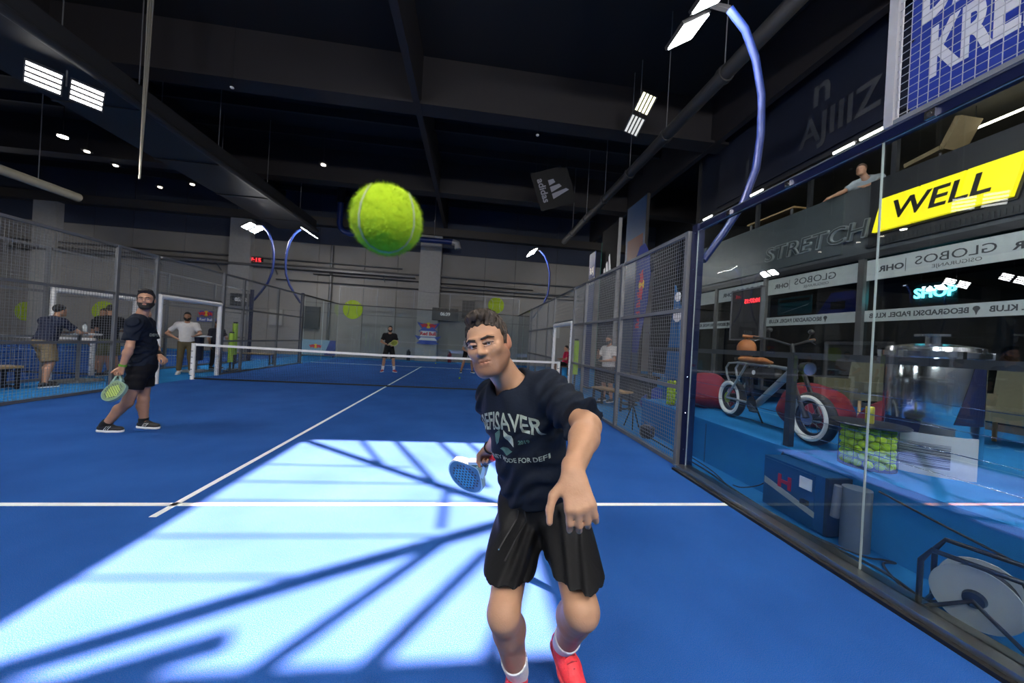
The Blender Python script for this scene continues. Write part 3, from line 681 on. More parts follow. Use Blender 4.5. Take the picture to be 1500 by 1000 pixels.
    F.add(cone(J['neck']-up*.005*s+fr*.02*s, J['neck']+up*.16*s+fr*.05*s, .066*s, .09*s), .012, sub=True)
    if not lod:
        p_ = F.allp(); q = (p_-np.float32(chest))@np.float32(M)
        wv = np.exp(-((q[..., 2]+.22)/.12)**2)*.008*np.sin(q[..., 2]*75+14*q[..., 0]+5*np.sin(q[..., 0]*17))+.004*np.sin(q[..., 0]*55+q[..., 2]*45+3*np.sin(q[..., 2]*22))
        arm = np.clip((np.abs(q[..., 0])-.13)/.06, 0, 1); F.F += (wv+arm*.007*np.sin(q[..., 0]*95+q[..., 2]*70)).astype(np.float32)
    sh_o = mesh_obj('shirt', F.mesh(), D['shirt'], t)
    # ---- shorts or trousers
    def folds(fn):
        def f2(p):
            q = (p-np.float32(J['pel']))@np.float32(PM); return fn(p)+(.0075*np.sin(q[..., 2]*62+np.abs(q[..., 0])*55+4*np.sin(q[..., 0]*18))*np.clip(1.25+q[..., 2]*3.5, .12, 1)).astype(np.float32)
        return f2
    F = Field(lo, hi, ch)
    F.add(ell(J['pel']-pup*.015, np.array((.166*fat, .124*fat, .135))*s, PM), .04)
    F.add(cone(J['pel']+up*.1*s, J['pel']-up*.02, .132*s*fat, .15*s*fat, (pfr, .8)), .04)
    for S_ in 'LR':
        hp, kn, an = J['hip'+S_], J['kn'+S_], J['an'+S_]; L_ = D.get('leg', .78)
        if L_ <= 1:
            e_ = hp+(kn-hp)*L_; pr_ = cone(hp, hp+(kn-hp)*(L_+.45), .099*s, (.088+D.get('flare', .012))*s)
            if not lod: pr_ = (folds(pr_[0]), pr_[1], pr_[2])
            F.add(pr_, .035, clips=[(e_, D.get('hemn', kn-hp))])
        else:
            F.add(cone(hp, kn, .097*s, .072*s), .035); e_ = kn+(an-kn)*.93; F.add(cone(kn, an, .072*s, .056*s), .03, clips=[(e_, an-kn)])
    F.clip(J['pel']+up*D.get('waist', .10)*s, up)
    st_o = mesh_obj('shorts' if D.get('leg', .78) <= 1 else 'trousers', F.mesh(), D['shorts'], t)
    # ---- shoes and socks
    for S_ in 'LR':
        an, to, kn = J['an'+S_], J['to'+S_], J['kn'+S_]; fd = nz(to-an-V(0, 0, 0))
        if 'shoe' not in D: continue
        nrm = D.get('sole'+S_, V(0, 0, 1)); fd = orth(nrm, to-an); sd_ = np.cross(fd, nrm); shn = nz(kn-an)
        he = an-fd*.045*s-nrm*.035*s; tip = an+fd*.165*s-nrm*.047*s
        hs = max(.004, h*.7); F = Field(np.minimum(he, tip)-.17, np.maximum(he, tip)+.17, hs)
        F.add(cone(he, an+fd*.06*s-nrm*.035*s, .036*s, .043*s), .02); F.add(cone(an+fd*.06*s-nrm*.037*s, tip, .046*s, .037*s, (nrm, .8)), .02)
        F.add(cone(an-nrm*.02*s-fd*.01*s, an+shn*.025*s-fd*.006, .042*s, .043*s), .02, clips=[(an+shn*D.get('collar', .02)*s, shn)])
        F.clip(he-nrm*.030*s, -nrm)
        so = mesh_obj('shoe', F.mesh(), D['shoe'], t)
        F = Field(np.minimum(he, tip)-.12, np.maximum(he, tip)+.12, hs)
        F.add(cone(he-nrm*.03*s, an+fd*.06*s-nrm*.067*s, .041*s, .045*s), .02); F.add(cone(an+fd*.06*s-nrm*.067*s, tip-nrm*.02*s, .049*s, .042*s), .02)
        F.clip(he-nrm*.024*s, nrm); F.clip(he-nrm*.052*s, -nrm)
        mesh_obj('sole', F.mesh(), D.get('sole', M_white), so)
        for k_ in range(5):
            c_ = an+fd*(.05+.02*k_)*s+nrm*(.016-.0095*k_)*s
            if not lod or D.get('laces'): MB().tube([c_-sd_*.022*s-nrm*.006, c_+nrm*.002, c_+sd_*.022*s-nrm*.006], .0032, 6).build('lace', D.get('lace', D['shoe']), so, True)
        if 'sock' in D:
            F = Field(np.minimum(an, kn)-.1, np.maximum(an, kn)+.1, max(.004, h*.8)); sl_ = D.get('sockl', .3)
            F.add(cone(an-fd*.01, an+(kn-an)*(sl_+.1), .047*s, .056*s), .01, clips=[(an+(kn-an)*sl_, kn-an)]); mesh_obj('sock', F.mesh(), D['sock'], t)
    return t, dict(up=up, rt=rt, fr=fr, shirt=sh_o, shorts=st_o, H=H, hf=hf, hu=hu, hr=hr)
def stand(x, y, yaw, Hh=1.8, **ov):
    """upright pose; yaw 0 faces -y. overrides in local metres for a 1.8 m figure"""
    L_ = dict(pel=(0, 0, .95), neck=(0, .0, 1.475), head=(0, -.03, 1.665), shR=(-.185, .01, 1.42), shL=(.185, .01, 1.42), elR=(-.25, .04, 1.13), elL=(.25, .04, 1.13), wrR=(-.25, -.05, .88), wrL=(.25, -.05, .88),
              hipR=(-.09, 0, .90), hipL=(.09, 0, .90), knR=(-.11, -.02, .49), knL=(.11, -.02, .49), anR=(-.13, .03, .085), anL=(.13, .03, .085), toR=(-.15, -.16, .03), toL=(.15, -.16, .03))
    L_.update(ov); s = Hh/1.8; c, sn = math.cos(yaw), math.sin(yaw)
    return {k: V(x+s*(a*c-b*sn), y+s*(a*sn+b*c), s*z) for k, (a, b, z) in L_.items()}
def dirv(yaw, a, b, z): return V(a*math.cos(yaw)-b*math.sin(yaw), a*math.sin(yaw)+b*math.cos(yaw), z)
def project(obj, target, d, off):
    """lay flat lettering on cloth: push its vertices along d onto the target surface"""
    tm = target.data; bvh = BVHTree.FromPolygons([v.co[:] for v in tm.vertices], [p.vertices[:] for p in tm.polygons])
    d = Vector(nz(d)); me = obj.data
    bm = bmesh.new(); bm.from_mesh(me)
    bmesh.ops.triangulate(bm, faces=bm.faces); bmesh.ops.subdivide_edges(bm, edges=[e for e in bm.edges if e.calc_length() > .012], cuts=2)
    miss = []
    for v in bm.verts:
        hit = bvh.ray_cast(v.co-d*.5, d)
        if hit[0] is not None: v.co = hit[0]-d*off
        else: miss.append(v)
    bmesh.ops.delete(bm, geom=miss, context='VERTS')
    bm.to_mesh(me); bm.free(); me.update()
# ------------------------------------------------------------------ rackets
def racket(label, base, axis, nrm, face_c, rim_c, spot_c, cap_c=(.6, .02, .03), name='padel_racket', q=1.0):
    """base: butt of the grip; axis: towards the head; nrm: normal of the hitting face"""
    a = nz(axis); n = orth(a, nrm); sd_ = np.cross(a, n); base = np.array(base, float)
    t = thing(name, label, 'racket', base)
    fm = mat('racket_face_'+name+str(len(MATS)), face_c, .3, coat=.4); rm = mat('racket_rim_'+str(len(MATS)), rim_c, .35, coat=.3); sm = mat('racket_print_'+str(len(MATS)), spot_c, .4)
    out = []
    for k in range(40):
        th = 2*math.pi*k/40; cx, cy = math.cos(th), math.sin(th)
        r = .128 if cy > 0 else .128-.052*(-cy)**2.2*(1 if abs(cx) < .95 else 1)
        out.append((r*cx*(1 if cy > 0 else 1-.25*(-cy)**1.5), .31+.145*cy))
    def poly(sc_): return [(u*sc_, .31+(v-.31)*sc_) for u, v in out]
    rim = MB().prism(poly(1), base, sd_, a, .036).build('rim', rm, t)
    MB().prism(poly(.93), base, sd_, a, .0385).build('face', fm, t)
    MB().prism([(-.045, .25), (.045, .25), (.075, .33), (.05, .40), (-.05, .40), (-.075, .33)], base, sd_, a, .0392).build('print_patch', sm, t)
    for sg in (-1, 1): MB().bar(base+a*.10+sd_*.012*sg, base+a*.20+sd_*.058*sg, .022, .034, n).build('throat', rm, t)
    MB().tube([base+a*.012, base+a*.06, base+a*.125], [.0165, .0155, .0155], 12).build('grip', M_black, t, True)
    MB().tube([base-a*.006, base+a*.014], [.019, .019], 14).build('butt_cap', mat('cap_'+str(len(MATS)), cap_c, .35), t, True)
    mb = None; me = None
    for i in range(-4, 5):
        for j in range(-4, 5):
            u, v = i*.024+(.012 if j % 2 else 0), .315+j*.023
            if (u/.095)**2+((v-.315)/.10)**2 > 1: continue
            o_ = base+sd_*u+a*v
            MB().tube([o_-n*.0201, o_+n*.0201], .0075, 8).build('hole', M_black, t)
    return t
# ------------------------------------------------------------------ raised platform beside the court
pl = thing('platform', 'light blue carpeted platform beside the side glass', 'platform', (7.7, -8, 0))
MB().span((5.5, -13.9, -.0), (12.88, -4.0, .56)).build('platform_body', carp, pl)
MB().span((5.48, -13.9, .52), (5.5, -4.0, .565)).build('edge_lip', carp, pl)
for y in (-5.75, -6.9, -9.1, -10.5): MB().span((5.492, y-.006, .0), (5.5, y+.006, .52)).build('joint', mat('joint_blue', (.01, .09, .2), .8), pl)
# railing
M_anth = mat('anthracite', (.035, .04, .045), .5, .3)
r = thing('platform_railing', 'dark railing with steel wires along the platform edge', 'railing', (5.58, -8, .56))
for y in (-4.1, -6.88, -9.6): MB().span((5.54, y-.03, .565), (5.6, y+.03, 1.5)).build('post', M_anth, r)
MB().span((5.55, -11, 1.46), (5.6, -4.1, 1.52)).build('top_rail', M_anth, r)
for z in (.72, .88, 1.04, 1.2): MB().cyl((5.57, -11, z), (5.57, -4.1, z), .003, n=5).build('wire', M_chrome, r)
# ------------------------------------------------------------------ shop front
XF = 10.0
M_fac = mat('facade_grey', (.075, .085, .09), .5, nscale=2, namt=.1); M_facd = mat('facade_dark', (.02, .022, .026), .45); M_mull = mat('mullion_grey', (.13, .13, .13), .4, .5)
wr_ = struct('wall_right', MB().span((XF, -13.9, 3.62), (XF+.25, 1.2, 5.0)), M_fac, 'grey fascia of the shop front')
MB().span((XF-.02, -13.9, 3.5), (XF+.2, 1.2, 3.62)).build('header', M_facd, wr_)
MB().span((XF-.03, -13.9, 6.0), (XF+.2, 1.2, 6.1)).build('header', M_facd, wr_)
for y in (1.1, -1.25, -2.75, -4.4, -7.2): MB().span((XF+.02, y-.04, 5.0), (XF+.1, y+.04, 6.0)).build('mullion', M_facd, wr_)
MB().span((XF, -13.9, 6.1), (XF+.2, 1.2, ZR)).build('upper_wall', mat('upper_dark', (.012, .016, .030), .3), wr_)
MB().span((XF-.04, -3.6, 3.7), (XF, 1.2, 4.98)).build('cladding', mat('clad_teal', (.07, .085, .09), .4), wr_)
MB().span((XF-.05, -13.9, 3.7), (XF, -4.1, 5.0)).build('cladding', M_facd, wr_)
for k, y in enumerate(np.arange(-13.8, -4.2, .06)):
    if y < -7.6: continue
    MB().span((XF-.06, y, 3.72), (XF-.05, y+.025, 3.82)).build('grille_slat', M_anth, wr_)
struct('wall_right', MB().span((12.9, -13.9, .56), (13.1, 1.2, 3.5)), mat('shop_wall', (.10, .082, .06), .7, nscale=3, namt=.4), 'brown rear wall of the shop')
struct('wall_right', MB().span((12.5, -13.9, 5.0), (12.7, 1.2, 6.0)), mat('gallery_wall', (.06, .055, .04), .7), 'dim rear wall of the upper gallery')
struct('wall_right', MB().span((XF, 1.2, 0), (14.2, 1.4, ZR)), M_dark, 'dark end wall of the shop block')
struct('wall_right', MB().span((14, -14, 0), (14.2, YW, ZR)), M_dark, 'dark side wall behind the shop')
struct('floor', MB().span((XF+.05, -13.9, 4.85), (13, 1.2, 4.98)), M_facd, 'dark gallery floor above the shop')
struct('ceiling', MB().span((XF, -13.9, 6.02), (13, 1.2, 6.09)), mat('gallery_soffit', (.08, .075, .06), .6), 'pale gallery soffit')
bays = [1.2, .12, -1.72, -4.0, -7.9, -11.8]
M_pane = glass('shop_glass', (.55, .6, .62), k=1.3)
for k, y in enumerate(bays[:-1]):
    MB().span((XF-.04, y-.05, .56), (XF+.1, y+.05 if k != 3 else y+.06, 3.5)).build('mullion', M_mull, wr_)
    MB().span((XF+.03, bays[k+1]+.05, .6), (XF+.042, y-.05, 3.5)).build('pane', M_pane, wr_)
    MB().span((XF-.0, bays[k+1], .56), (XF+.08, y, .66)).build('sill', M_mull, wr_)
M_film = mat('window_film', (.40, .44, .43), .7); M_ink = mat('film_ink', (.035, .04, .045), .7)
for k, (y1, y0) in enumerate(((1.15, .17), (.07, -1.67), (-1.77, -3.94), (-4.06, -7.85))):
    lb = ('beside the dark wall', 'behind the hanging screen', 'above the blue poster', 'above the glowing neon sign')[k]
    f = MB().span((XF+.015, y0, 3.06), (XF+.022, y1, 3.46)).build('printed_film', M_film, wr_)
    c = y1-.15
    while c-1.5 > y0-.3:
        if c-.75 > y0: text('lettering', 'GLOBOS', .21, (XF+.013, c-1.08 if c-1.35 > y0 else c-.6, 3.29), NX, ZZ, M_ink, f, .0005, 1.2, 0, True)
        if c-.75 > y0: text('lettering', 'OSIGURANJE', .085, (XF+.013, c-1.12 if c-1.35 > y0 else c-.6, 3.15), NX, ZZ, M_ink, f, .0005, 1.2, 0, True)
        text('lettering', 'OHR', .15, (XF+.013, c-.25, 3.25), NX, ZZ, M_ink, f, .0005, 1.2, .005, True)
        MB().span((XF+.012, c-.47, 3.14), (XF+.0145, c-.462, 3.38)).build('divider', M_ink, f); c -= 1.66
    b_ = MB().span((XF+.015, y0, 2.25), (XF+.022, y1, 2.47)).build('printed_film', M_film, wr_)
    c = y1-.05; n_ = 0
    while c-.9 > y0:
        text('lettering', 'BEOGRADSKI PADEL KLUB', .125, (XF+.013, c-.72, 2.36), NX, ZZ, M_ink, b_, .0005, .92, .004, True)
        MB().cyl((XF+.011, c-1.48, 2.385), (XF+.014, c-1.48, 2.385), .04, n=14).build('pin_mark', M_ink, b_); MB().prism([(-.03, .01), (.03, .01), (0, -.09)], (XF+.013, c-1.48, 2.37), NX, ZZ, .002).build('pin_mark', M_ink, b_)
        c -= 1.58
# signs
s_ = thing('sign_letters', 'dark outlined raised lettering on the grey fascia', 'sign', (XF-.06, -2.9, 4.0))
text('lettering', 'STRETCH', .50, (XF-.06, -2.93, 4.09), NX, nz(V(0, -.16, 1)), mat('letter_edge', (.26, .29, .29), .4), s_, .03, 1.14, .012)
text('letter_face', 'STRETCH', .50, (XF-.094, -2.93, 4.09), NX, nz(V(0, -.16, 1)), mat('letter_face', (.05, .06, .062), .4), s_, .003, 1.14, -.006)
s_ = thing('yellow_sign', 'slanted yellow lightbox sign with black rounded letters', 'sign', (XF-.1, -5.1, 4.2))
M_yel = mat('yellow_lightbox', (.86, .72, .01), .4, emit=.55)
for a, b in ((0, .55), (.575, 1.12), (1.145, 1.72)):
    MB().prism([(a, 0), (b, 0), (b+.13, .60), (a+.13, .60)], (XF-.12, -4.24, 3.95), NX, ZZ, .08).build('sign_panel', M_yel, s_)
MB().prism([(-.04, -.04), (1.75, -.04), (1.90, .64), (.1, .64)], (XF-.07, -4.24, 3.95), NX, ZZ, .03).build('backing', M_black, s_)
text('lettering', 'WELL', .47, (XF-.168, -5.17, 4.25), NX, nz(V(0, -.2, 1)), M_black, s_, .006, 1.05, .006)
tb = thing('neon_sign', 'glowing turquoise neon shop sign behind the window', 'sign', (XF+.5, -4.6, 2.6))
MB().span((XF+.62, -5.0, 2.6), (XF+.65, -4.42, 2.98)).build('board', mat('neon_board', (.01, .05, .06), .4), tb)
text('lettering', 'SHOP', .25, (XF+.6, -4.71, 2.79), NX, ZZ, mat('neon_tube', (.15, .9, .95), emit=9), tb, .01, .92, .006)
for y in (-4.5, -4.9): MB().cyl((XF+.63, y, 2.98), (XF+.63, y, 4.85), .006, n=5).build('wire', M_black, tb)
# LED tubes under the gallery header
for k, y in enumerate((.67, -1.31, -3.56, -4.08, -5.85, -7.4)):
    t = thing('tube_light', 'white tube light fixed along the gallery header', 'light', (XF-.06, y, 5.94), 'gallery tube lights')
    MB().cyl((XF-.08, y-.2, 5.96), (XF-.08, y+.2, 5.96), .022, n=8).build('tube', M_tube, t, True); MB().span((XF-.1, y-.22, 5.98), (XF-.03, y+.22, 6.0)).build('fitting', M_galv, t)
t = thing('tube_light', 'lone tube light hung over the yellow sign inside the gallery', 'light', (XF+1, -5.2, 5.6))
MB().cyl((XF+.8, -5.8, 5.62), (XF+.8, -4.9, 5.62), .02, n=8).build('tube', mat('tube_warm', (1, .9, .7), emit=8), t, True)
for y in (-5.7, -5.0): MB().cyl((XF+.8, y, 5.63), (XF+.8, y, 6.02), .006, n=5).build('wire', M_black, t)
for y in (-.6, -5.9, -3.0):
    t = thing('downlight', 'recessed ceiling lamp inside the dim shop', 'light', (11.4, y, 3.4), 'shop ceiling lamps')
    MB().cyl((11.4, y, 3.40), (11.4, y, 3.42), .1, n=12).build('lens', mat('shop_lamp', (1, .85, .65), emit=10), t); MB().cyl((11.4, y, 3.42), (11.4, y, 4.85), .03, n=10).build('housing', M_black, t)
# banner reflection painted as a sheet with faint letters on the upper wall
bn = thing('painted_reflection', 'dark navy sheet painted as a banner reflection with faint letters above the gallery', 'banner', (XF-.05, -2.4, 6.2))
MB().span((XF-.05, -8, 6.15), (XF-.03, .3, 7.99)).build('sheet', mat('reflection_dark', (.008, .012, .028), .5), bn)
M_faint = mat('reflection_ink', (.05, .055, .065), .8)
text('lettering', 'AJIIIZ', .85, (XF-.055, -3.35, 6.75), NX, ZZ, M_faint, bn, .001, .85, .015)
text('lettering', 'n', 1.0, (XF-.055, -3.0, 7.62), NX, ZZ, M_faint, bn, .001, .9, .015)
text('lettering', '1', 1.2, (XF-.055, -.9, 6.6), NX, ZZ, M_faint, bn, .001, .8, .015)
# gallery table and shelves in the shop
for y, z0 in ((-1.3, 4.98),):
    t = thing('gallery_table', 'small pale table behind the gallery opening', 'table', (XF+1, y, z0))
    MB().span((XF+.3, y-.8, 5.30), (XF+.9, y+.7, 5.34)).build('table_top', M_wood, t)
    for a in (-.7, .6):
        for b in (.35, .85): MB().span((XF+b-.02, y+a-.02, 4.98), (XF+b+.02, y+a+.02, 5.30)).build('leg', M_galv, t)
t = thing('lounge_chair', 'tan reclined lounge chair in the gallery opening', 'chair', (XF+.6, -4.6, 4.98))
MB().bar((XF+.5, -4.4, 5.2), (XF+.5, -4.9, 5.28), .5, .08).build('seat', mat('tan_cloth', (.16, .12, .06), .8), t); MB().bar((XF+.5, -4.9, 5.26), (XF+.5, -5.1, 5.72), .45, .08).build('backrest', MATS['tan_cloth'], t)
for a in (-4.42, -4.88):
    for b in (.3, .7): MB().cyl((XF+b, a, 4.98), (XF+b, a, 5.2), .02, n=6).build('leg', M_black, t)
ps = thing('poster', 'teal court picture hung inside the shop window', 'poster', (XF+.3, -2.3, 2.55))
MB().span((XF+.25, -2.75, 2.55), (XF+.27, -1.85, 2.98)).build('sheet', mat('poster_teal', (.02, .2, .25), .5), ps)
MB().prism([(-.35, -.18), (.35, -.02), (.40, .02), (-.30, -.16)], (XF+.245, -2.3, 2.76), NX, ZZ, .004).build('picture_line', M_white, ps); MB().span((XF+.243, -2.7, 2.86), (XF+.249, -1.9, 2.93)).build('picture_crowd', M_black, ps)
ps = thing('poster', 'royal blue picture hung inside the shop window', 'poster', (XF+.3, -3.4, 2.5))
MB().prism([(-.5, -.22), (.5, -.22), (.5, .1), (.25, .24), (-.2, .24)], (XF+.26, -3.4, 2.72), NX, ZZ, .02).build('sheet', mat('poster_blue', (.01, .04, .45), .5), ps)
MB().span((XF+.24, -3.5, 2.58), (XF+.25, -3.2, 2.75)).build('picture_window', M_black, ps)
for k, (y, c) in enumerate(((-5.4, 'dark folded clothes'), (-6.9, 'boxed shoes'))):
    t = thing('shop_shelf', f'dark shelving unit with {c} inside the shop', 'shelf', (12.4, y, .56))
    for z in (.6, 1.1, 1.6, 2.1): MB().span((12.2, y-.6, z), (12.6, y+.6, z+.03)).build('shelf_board', M_wood, t)
    for b in (-.6, .6): MB().span((12.2, y+b-.02, .56), (12.6, y+b+.02, 2.4)).build('upright', M_black, t)
for y, lab in ((-5.05, 'olive armchair by the window beneath the neon sign'), (-6.75, 'olive armchair behind the steel tank')):
    t = thing('armchair', lab, 'chair', (8.6, y, .56)); mm = mat('olive_cloth', (.10, .10, .065), .8)
    MB().span((8.3, y-.35, .86), (8.95, y+.35, 1.0)).build('seat', mm, t); MB().bar((8.95, y, .9), (9.05, y, 1.55), .7, .1, (1, 0, 0)).build('backrest', mm, t)
    for a in (-.35, .35): MB().span((8.3, y+a-.04, 1.0), (8.95, y+a+.04, 1.15)).build('armrest', mm, t)
    for a in (-.3, .3):
        for b in (8.35, 8.9): MB().cyl((b, y+a, .56), (b, y+a, .86), .02, n=6).build('leg', M_wood, t)
# screen
t = thing('display_screen', 'black upright display with red digits on a pole', 'screen', (8.5, -2.8, .0))
MB().span((8.5, -3.22, 1.83), (8.56, -2.4, 2.95)).build('panel', M_black, t); fr_ = MB()
for lo, hi in (((8.485, -3.25, 1.8), (8.57, -3.22, 2.98)), ((8.485, -2.4, 1.8), (8.57, -2.37, 2.98)), ((8.485, -3.25, 2.95), (8.57, -2.37, 2.98)), ((8.485, -3.25, 1.8), (8.57, -2.37, 1.83))): fr_.span(lo, hi)
fr_.build('frame', mat('screen_frame', (.16, .16, .17), .4, .4), t)
text('digits', '10:37:15', .13, (8.49, -3.0, 2.68), NX, ZZ, mat('red_digits', (1, .03, .04), emit=1.6), t, .002, 1, .003, True)
MB().span((8.56, -2.86, 0), (8.62, -2.76, 2.6)).build('pole', M_black, t); MB().span((8.3, -3.1, 0), (8.9, -2.5, .03)).build('foot', M_black, t)
# ------------------------------------------------------------------ electric bike
A, Bp = V(6.10, -5.45, .565), V(5.92, -6.83, .565); u = nz(Bp-A); sd_ = np.cross(u, ZZ); K = lambda a, z, s=0: A+u*a+ZZ*z+sd_*s
bk = thing('electric_bike', 'retro fat tyre electric bike with white tyres and brown saddle', 'bicycle', A)
M_tyre = mat('tyre_white', (.66, .65, .60), .7); M_rub = mat('tyre_black', (.02, .02, .02), .8); M_frame = mat('frame_silver', (.34, .37, .37), .35, .6)
for a in (0, 1.36):
    wl = MB(); ring = [K(a+.225*math.cos(q), .275+.225*math.sin(q)) for q in np.linspace(0, 2*math.pi, 40, endpoint=False)]
    wl = MB().tube(ring, .052, 12, closed=True).build('wheel', M_rub, bk, True)
    for sg in (-1, 1): MB().tube([K(a+.215*math.cos(q), .275+.215*math.sin(q), sg*.032) for q in np.linspace(0, 2*math.pi, 40, endpoint=False)], .031, 8, closed=True).build('whitewall', M_tyre, wl, True)
    MB().tube([K(a+.175*math.cos(q), .275+.175*math.sin(q)) for q in np.linspace(0, 2*math.pi, 32, endpoint=False)], .022, 8, closed=True).build('rim', M_black, wl, True)
    MB().cyl(K(a, .275, -.06), K(a, .275, .06), .05 if a else .065, n=16).build('hub', M_black, wl, True)
    MB().lathe([(.02, 0), (.075, 0), (.075, .004), (.02, .004)], 20, K(a, .275, .062), np.stack([u, ZZ, sd_], 1)).build('brake_disc', M_chrome, wl)
    for q in range(14):
        an = q*2*math.pi/14; MB().cyl(K(a+.04*math.cos(an), .275+.04*math.sin(an), .03*(-1)**q), K(a+.17*math.cos(an+.25), .275+.17*math.sin(an+.25)), .0022, n=4).build('spoke', M_galv, wl)
T = lambda n, pts, r_, m_, s=True: MB().tube(pts, r_, 10).build(n, m_, bk, s)
T('down_tube', [K(.52, .27), K(1.12, .80)], .040, M_frame); T('top_tube', [K(1.13, .76), K(.75, .78), K(.15, .78)], .022, M_frame)
for sg in (-.07, .07):
    T('seat_loop', [K(.75, .78, sg*.5), K(.2, .79, sg), K(0, .77, sg), K(-.06, .70, sg), K(-.03, .6, sg), K(.03, .52, sg)], .014, M_frame)
    T('seat_stay', [K(.38, .77, sg), K(0, .275, sg*1.1)], .016, M_frame); T('chain_stay', [K(.52, .27, sg*.5), K(0, .275, sg*1.1)], .016, M_frame); T('fork_leg', [K(1.13, .72, sg*1.1), K(1.36, .275, sg*1.1)], .022, M_black)
T('mudguard', [K(.30, .66), K(.33, .5), K(.33, .38)], .03, M_black)
T('head_tube', [K(1.10, .66), K(1.06, .92)], .032, M_black); T('stem', [K(1.06, .92), K(1.03, 1.06)], .022, M_black)
MB().bar(K(.30, .66), K(.85, .70), .09, .12).build('battery', M_black, bk); MB().cyl(K(.5, .68, .05), K(.5, .68, .056), .03, n=14).build('badge', M_white, bk)
T('handlebar', [K(.90, 1.12, -.36), K(1.0, 1.10, -.2), K(1.03, 1.04, 0), K(1.0, 1.10, .2), K(.90, 1.12, .36)], .013, M_black)
M_tan = mat('brown_leather', (.36, .12, .03), .55, bump=.2, bscale=40)
for sg in (-1, 1): T('hand_grip', [K(.92, 1.115, sg*.30), K(.82, 1.13, sg*.43)], .018, M_tan); T('brake_lever', [K(.97, 1.11, sg*.25), K(.93, 1.07, sg*.36)], .007, M_black); T('mirror_stalk', [K(.98, 1.1, sg*.22), K(1.0, 1.2, sg*.24)], .007, M_black); MB().sphere(K(1.0, 1.21, sg*.24), .03, 10).build('bar_switch', M_black, bk, True)
MB().cyl(K(1.20, .80), K(1.29, .79), .055, .075, 18).build('headlamp', M_black, bk, True); MB().cyl(K(1.285, .79), K(1.295, .789), .068, n=18).build('headlamp_glass', M_chrome, bk, True)
F = Field(K(0, .84)-.75, K(.7, .84)+.5, .012); F.add(cone(K(.08, .845), K(.55, .84), .085, .08, (ZZ, .45)), .02); F.add(cone(K(.55, .84), K(.70, .825), .075, .045, (ZZ, .5)), .03); mesh_obj('saddle', F.mesh(), M_tan, bk)
MB().lathe([(.02, 0), (.09, 0), (.09, .008), (.02, .008)], 24, K(.52, .27, .07), np.stack([u, ZZ, sd_], 1)).build('chainring', M_black, bk); T('crank', [K(.52, .27, .09), K(.66, .20, .10)], .012, M_black); MB().box(K(.67, .2, .14), (.06, .09, .02)).build('pedal', M_black, bk)
T('kick_stand', [K(.42, .26, -.04), K(.36, .0, -.20)], .011, M_black)
# ------------------------------------------------------------------ bean bags
def beanbag(c, r_, m_, label, sq=(1, 1, .62)):
    F = Field(np.array(c)-r_*1.4, np.array(c)+V(r_*1.4, r_*1.4, r_*1.7), .03); c = np.array(c, float)
    F.add(ell(c+V(0, 0, r_*.42), r_*np.array((1, 1, .55))), .1); F.add(ell(c+V(.12*r_, .1*r_, r_*.75), r_*np.array((.62, .62, .6))), .25); F.clip(c, (0, 0, -1))
    p_ = F.allp(); F.F += (.018*np.sin(p_[..., 0]*13+3*p_[..., 2])*np.sin(p_[..., 1]*11+p_[..., 2]*9)).astype(np.float32)
    return tag(mesh_obj('bean_bag', F.mesh(), m_), label, 'bean bag')
beanbag((6.95, -5.9, .562), .42, M_red, 'dark red bean bag behind the electric bike'); beanbag((7.1, -6.72, .562), .36, M_red, 'dark red bean bag between the bike and the steel tank')
beanbag((6.3, -4.62, .562), .42, M_red, 'crimson bean bag at the end of the platform by the dark blue post'); beanbag((7.75, -5.1, .562), .38, M_red, 'dark red bean bag far behind the bike saddle')
beanbag((6.75, -2.4, 0), .42, mat('blue_bag', (.01, .04, .25), .8), 'blue bean bag on the carpet beside the court fence'); beanbag((7.4, -8.3, .562), .36, mat('navy_bag', (.01, .015, .04), .8), 'black bean bag behind the barcode sheet'); 
t = thing('stool', 'black round stool carrying a brown bag', 'stool', (7.2, -4.4, .56))
MB().cyl((7.2, -4.4, 1.36), (7.2, -4.4, 1.41), .17, n=18).build('seat', M_black, t); 
for q in range(4): MB().cyl((7.2+.12*math.cos(q*1.57), -4.4+.12*math.sin(q*1.57), 1.36), (7.2+.2*math.cos(q*1.57), -4.4+.2*math.sin(q*1.57), .56), .014, n=6).build('leg', M_black, t)
bg = thing('leather_bag', 'round brown leather bag on the black stool', 'bag', (7.2, -4.4, 1.41)); MB().sphere((7.2, -4.4, 1.58), .17, 18, (.8, 1, 1)).build('pouch', M_tan, bg, True); MB().tube([(7.2, -4.5, 1.7), (7.2, -4.4, 1.8), (7.2, -4.3, 1.7)], .012, 8).build('strap', M_tan, bg, True)
# ------------------------------------------------------------------ steel tank
kc = V(6.5, -7.36, .56)
t = thing('steel_tank', 'tall polished steel tank with clamped lid and navy labels', 'tank', kc)
MB().lathe([(.0, .06), (.27, .06), (.30, .1), (.30, .98), (.29, 1.0), (0, 1.0)], 48, kc).build('drum', mat('polished_steel', (.62, .63, .64), .16, 1, namt=.05), t, True)
MB().lathe([(.30, .98), (.325, .985), (.325, 1.03), (.30, 1.035)], 48, kc).build('rim_clamp', M_chrome, t, True); MB().lathe([(.31, 1.03), (.30, 1.07), (.15, 1.10), (0, 1.105)], 48, kc).build('lid', M_chrome, t, True)
MB().cyl(kc+V(0, 0, 1.09), kc+V(0, 0, 1.17), .055, n=20).build('lid_neck', M_chrome, t, True); MB().cyl(kc+V(0, 0, 1.17), kc+V(0, 0, 1.19), .125, n=24).build('lid_cap', M_chrome, t, True)
for q in range(6): a = q*math.pi/3; MB().box(kc+V(.325*math.cos(a), .325*math.sin(a), 1.0), (.04, .04, .07)).build('clamp', M_chrome, t)
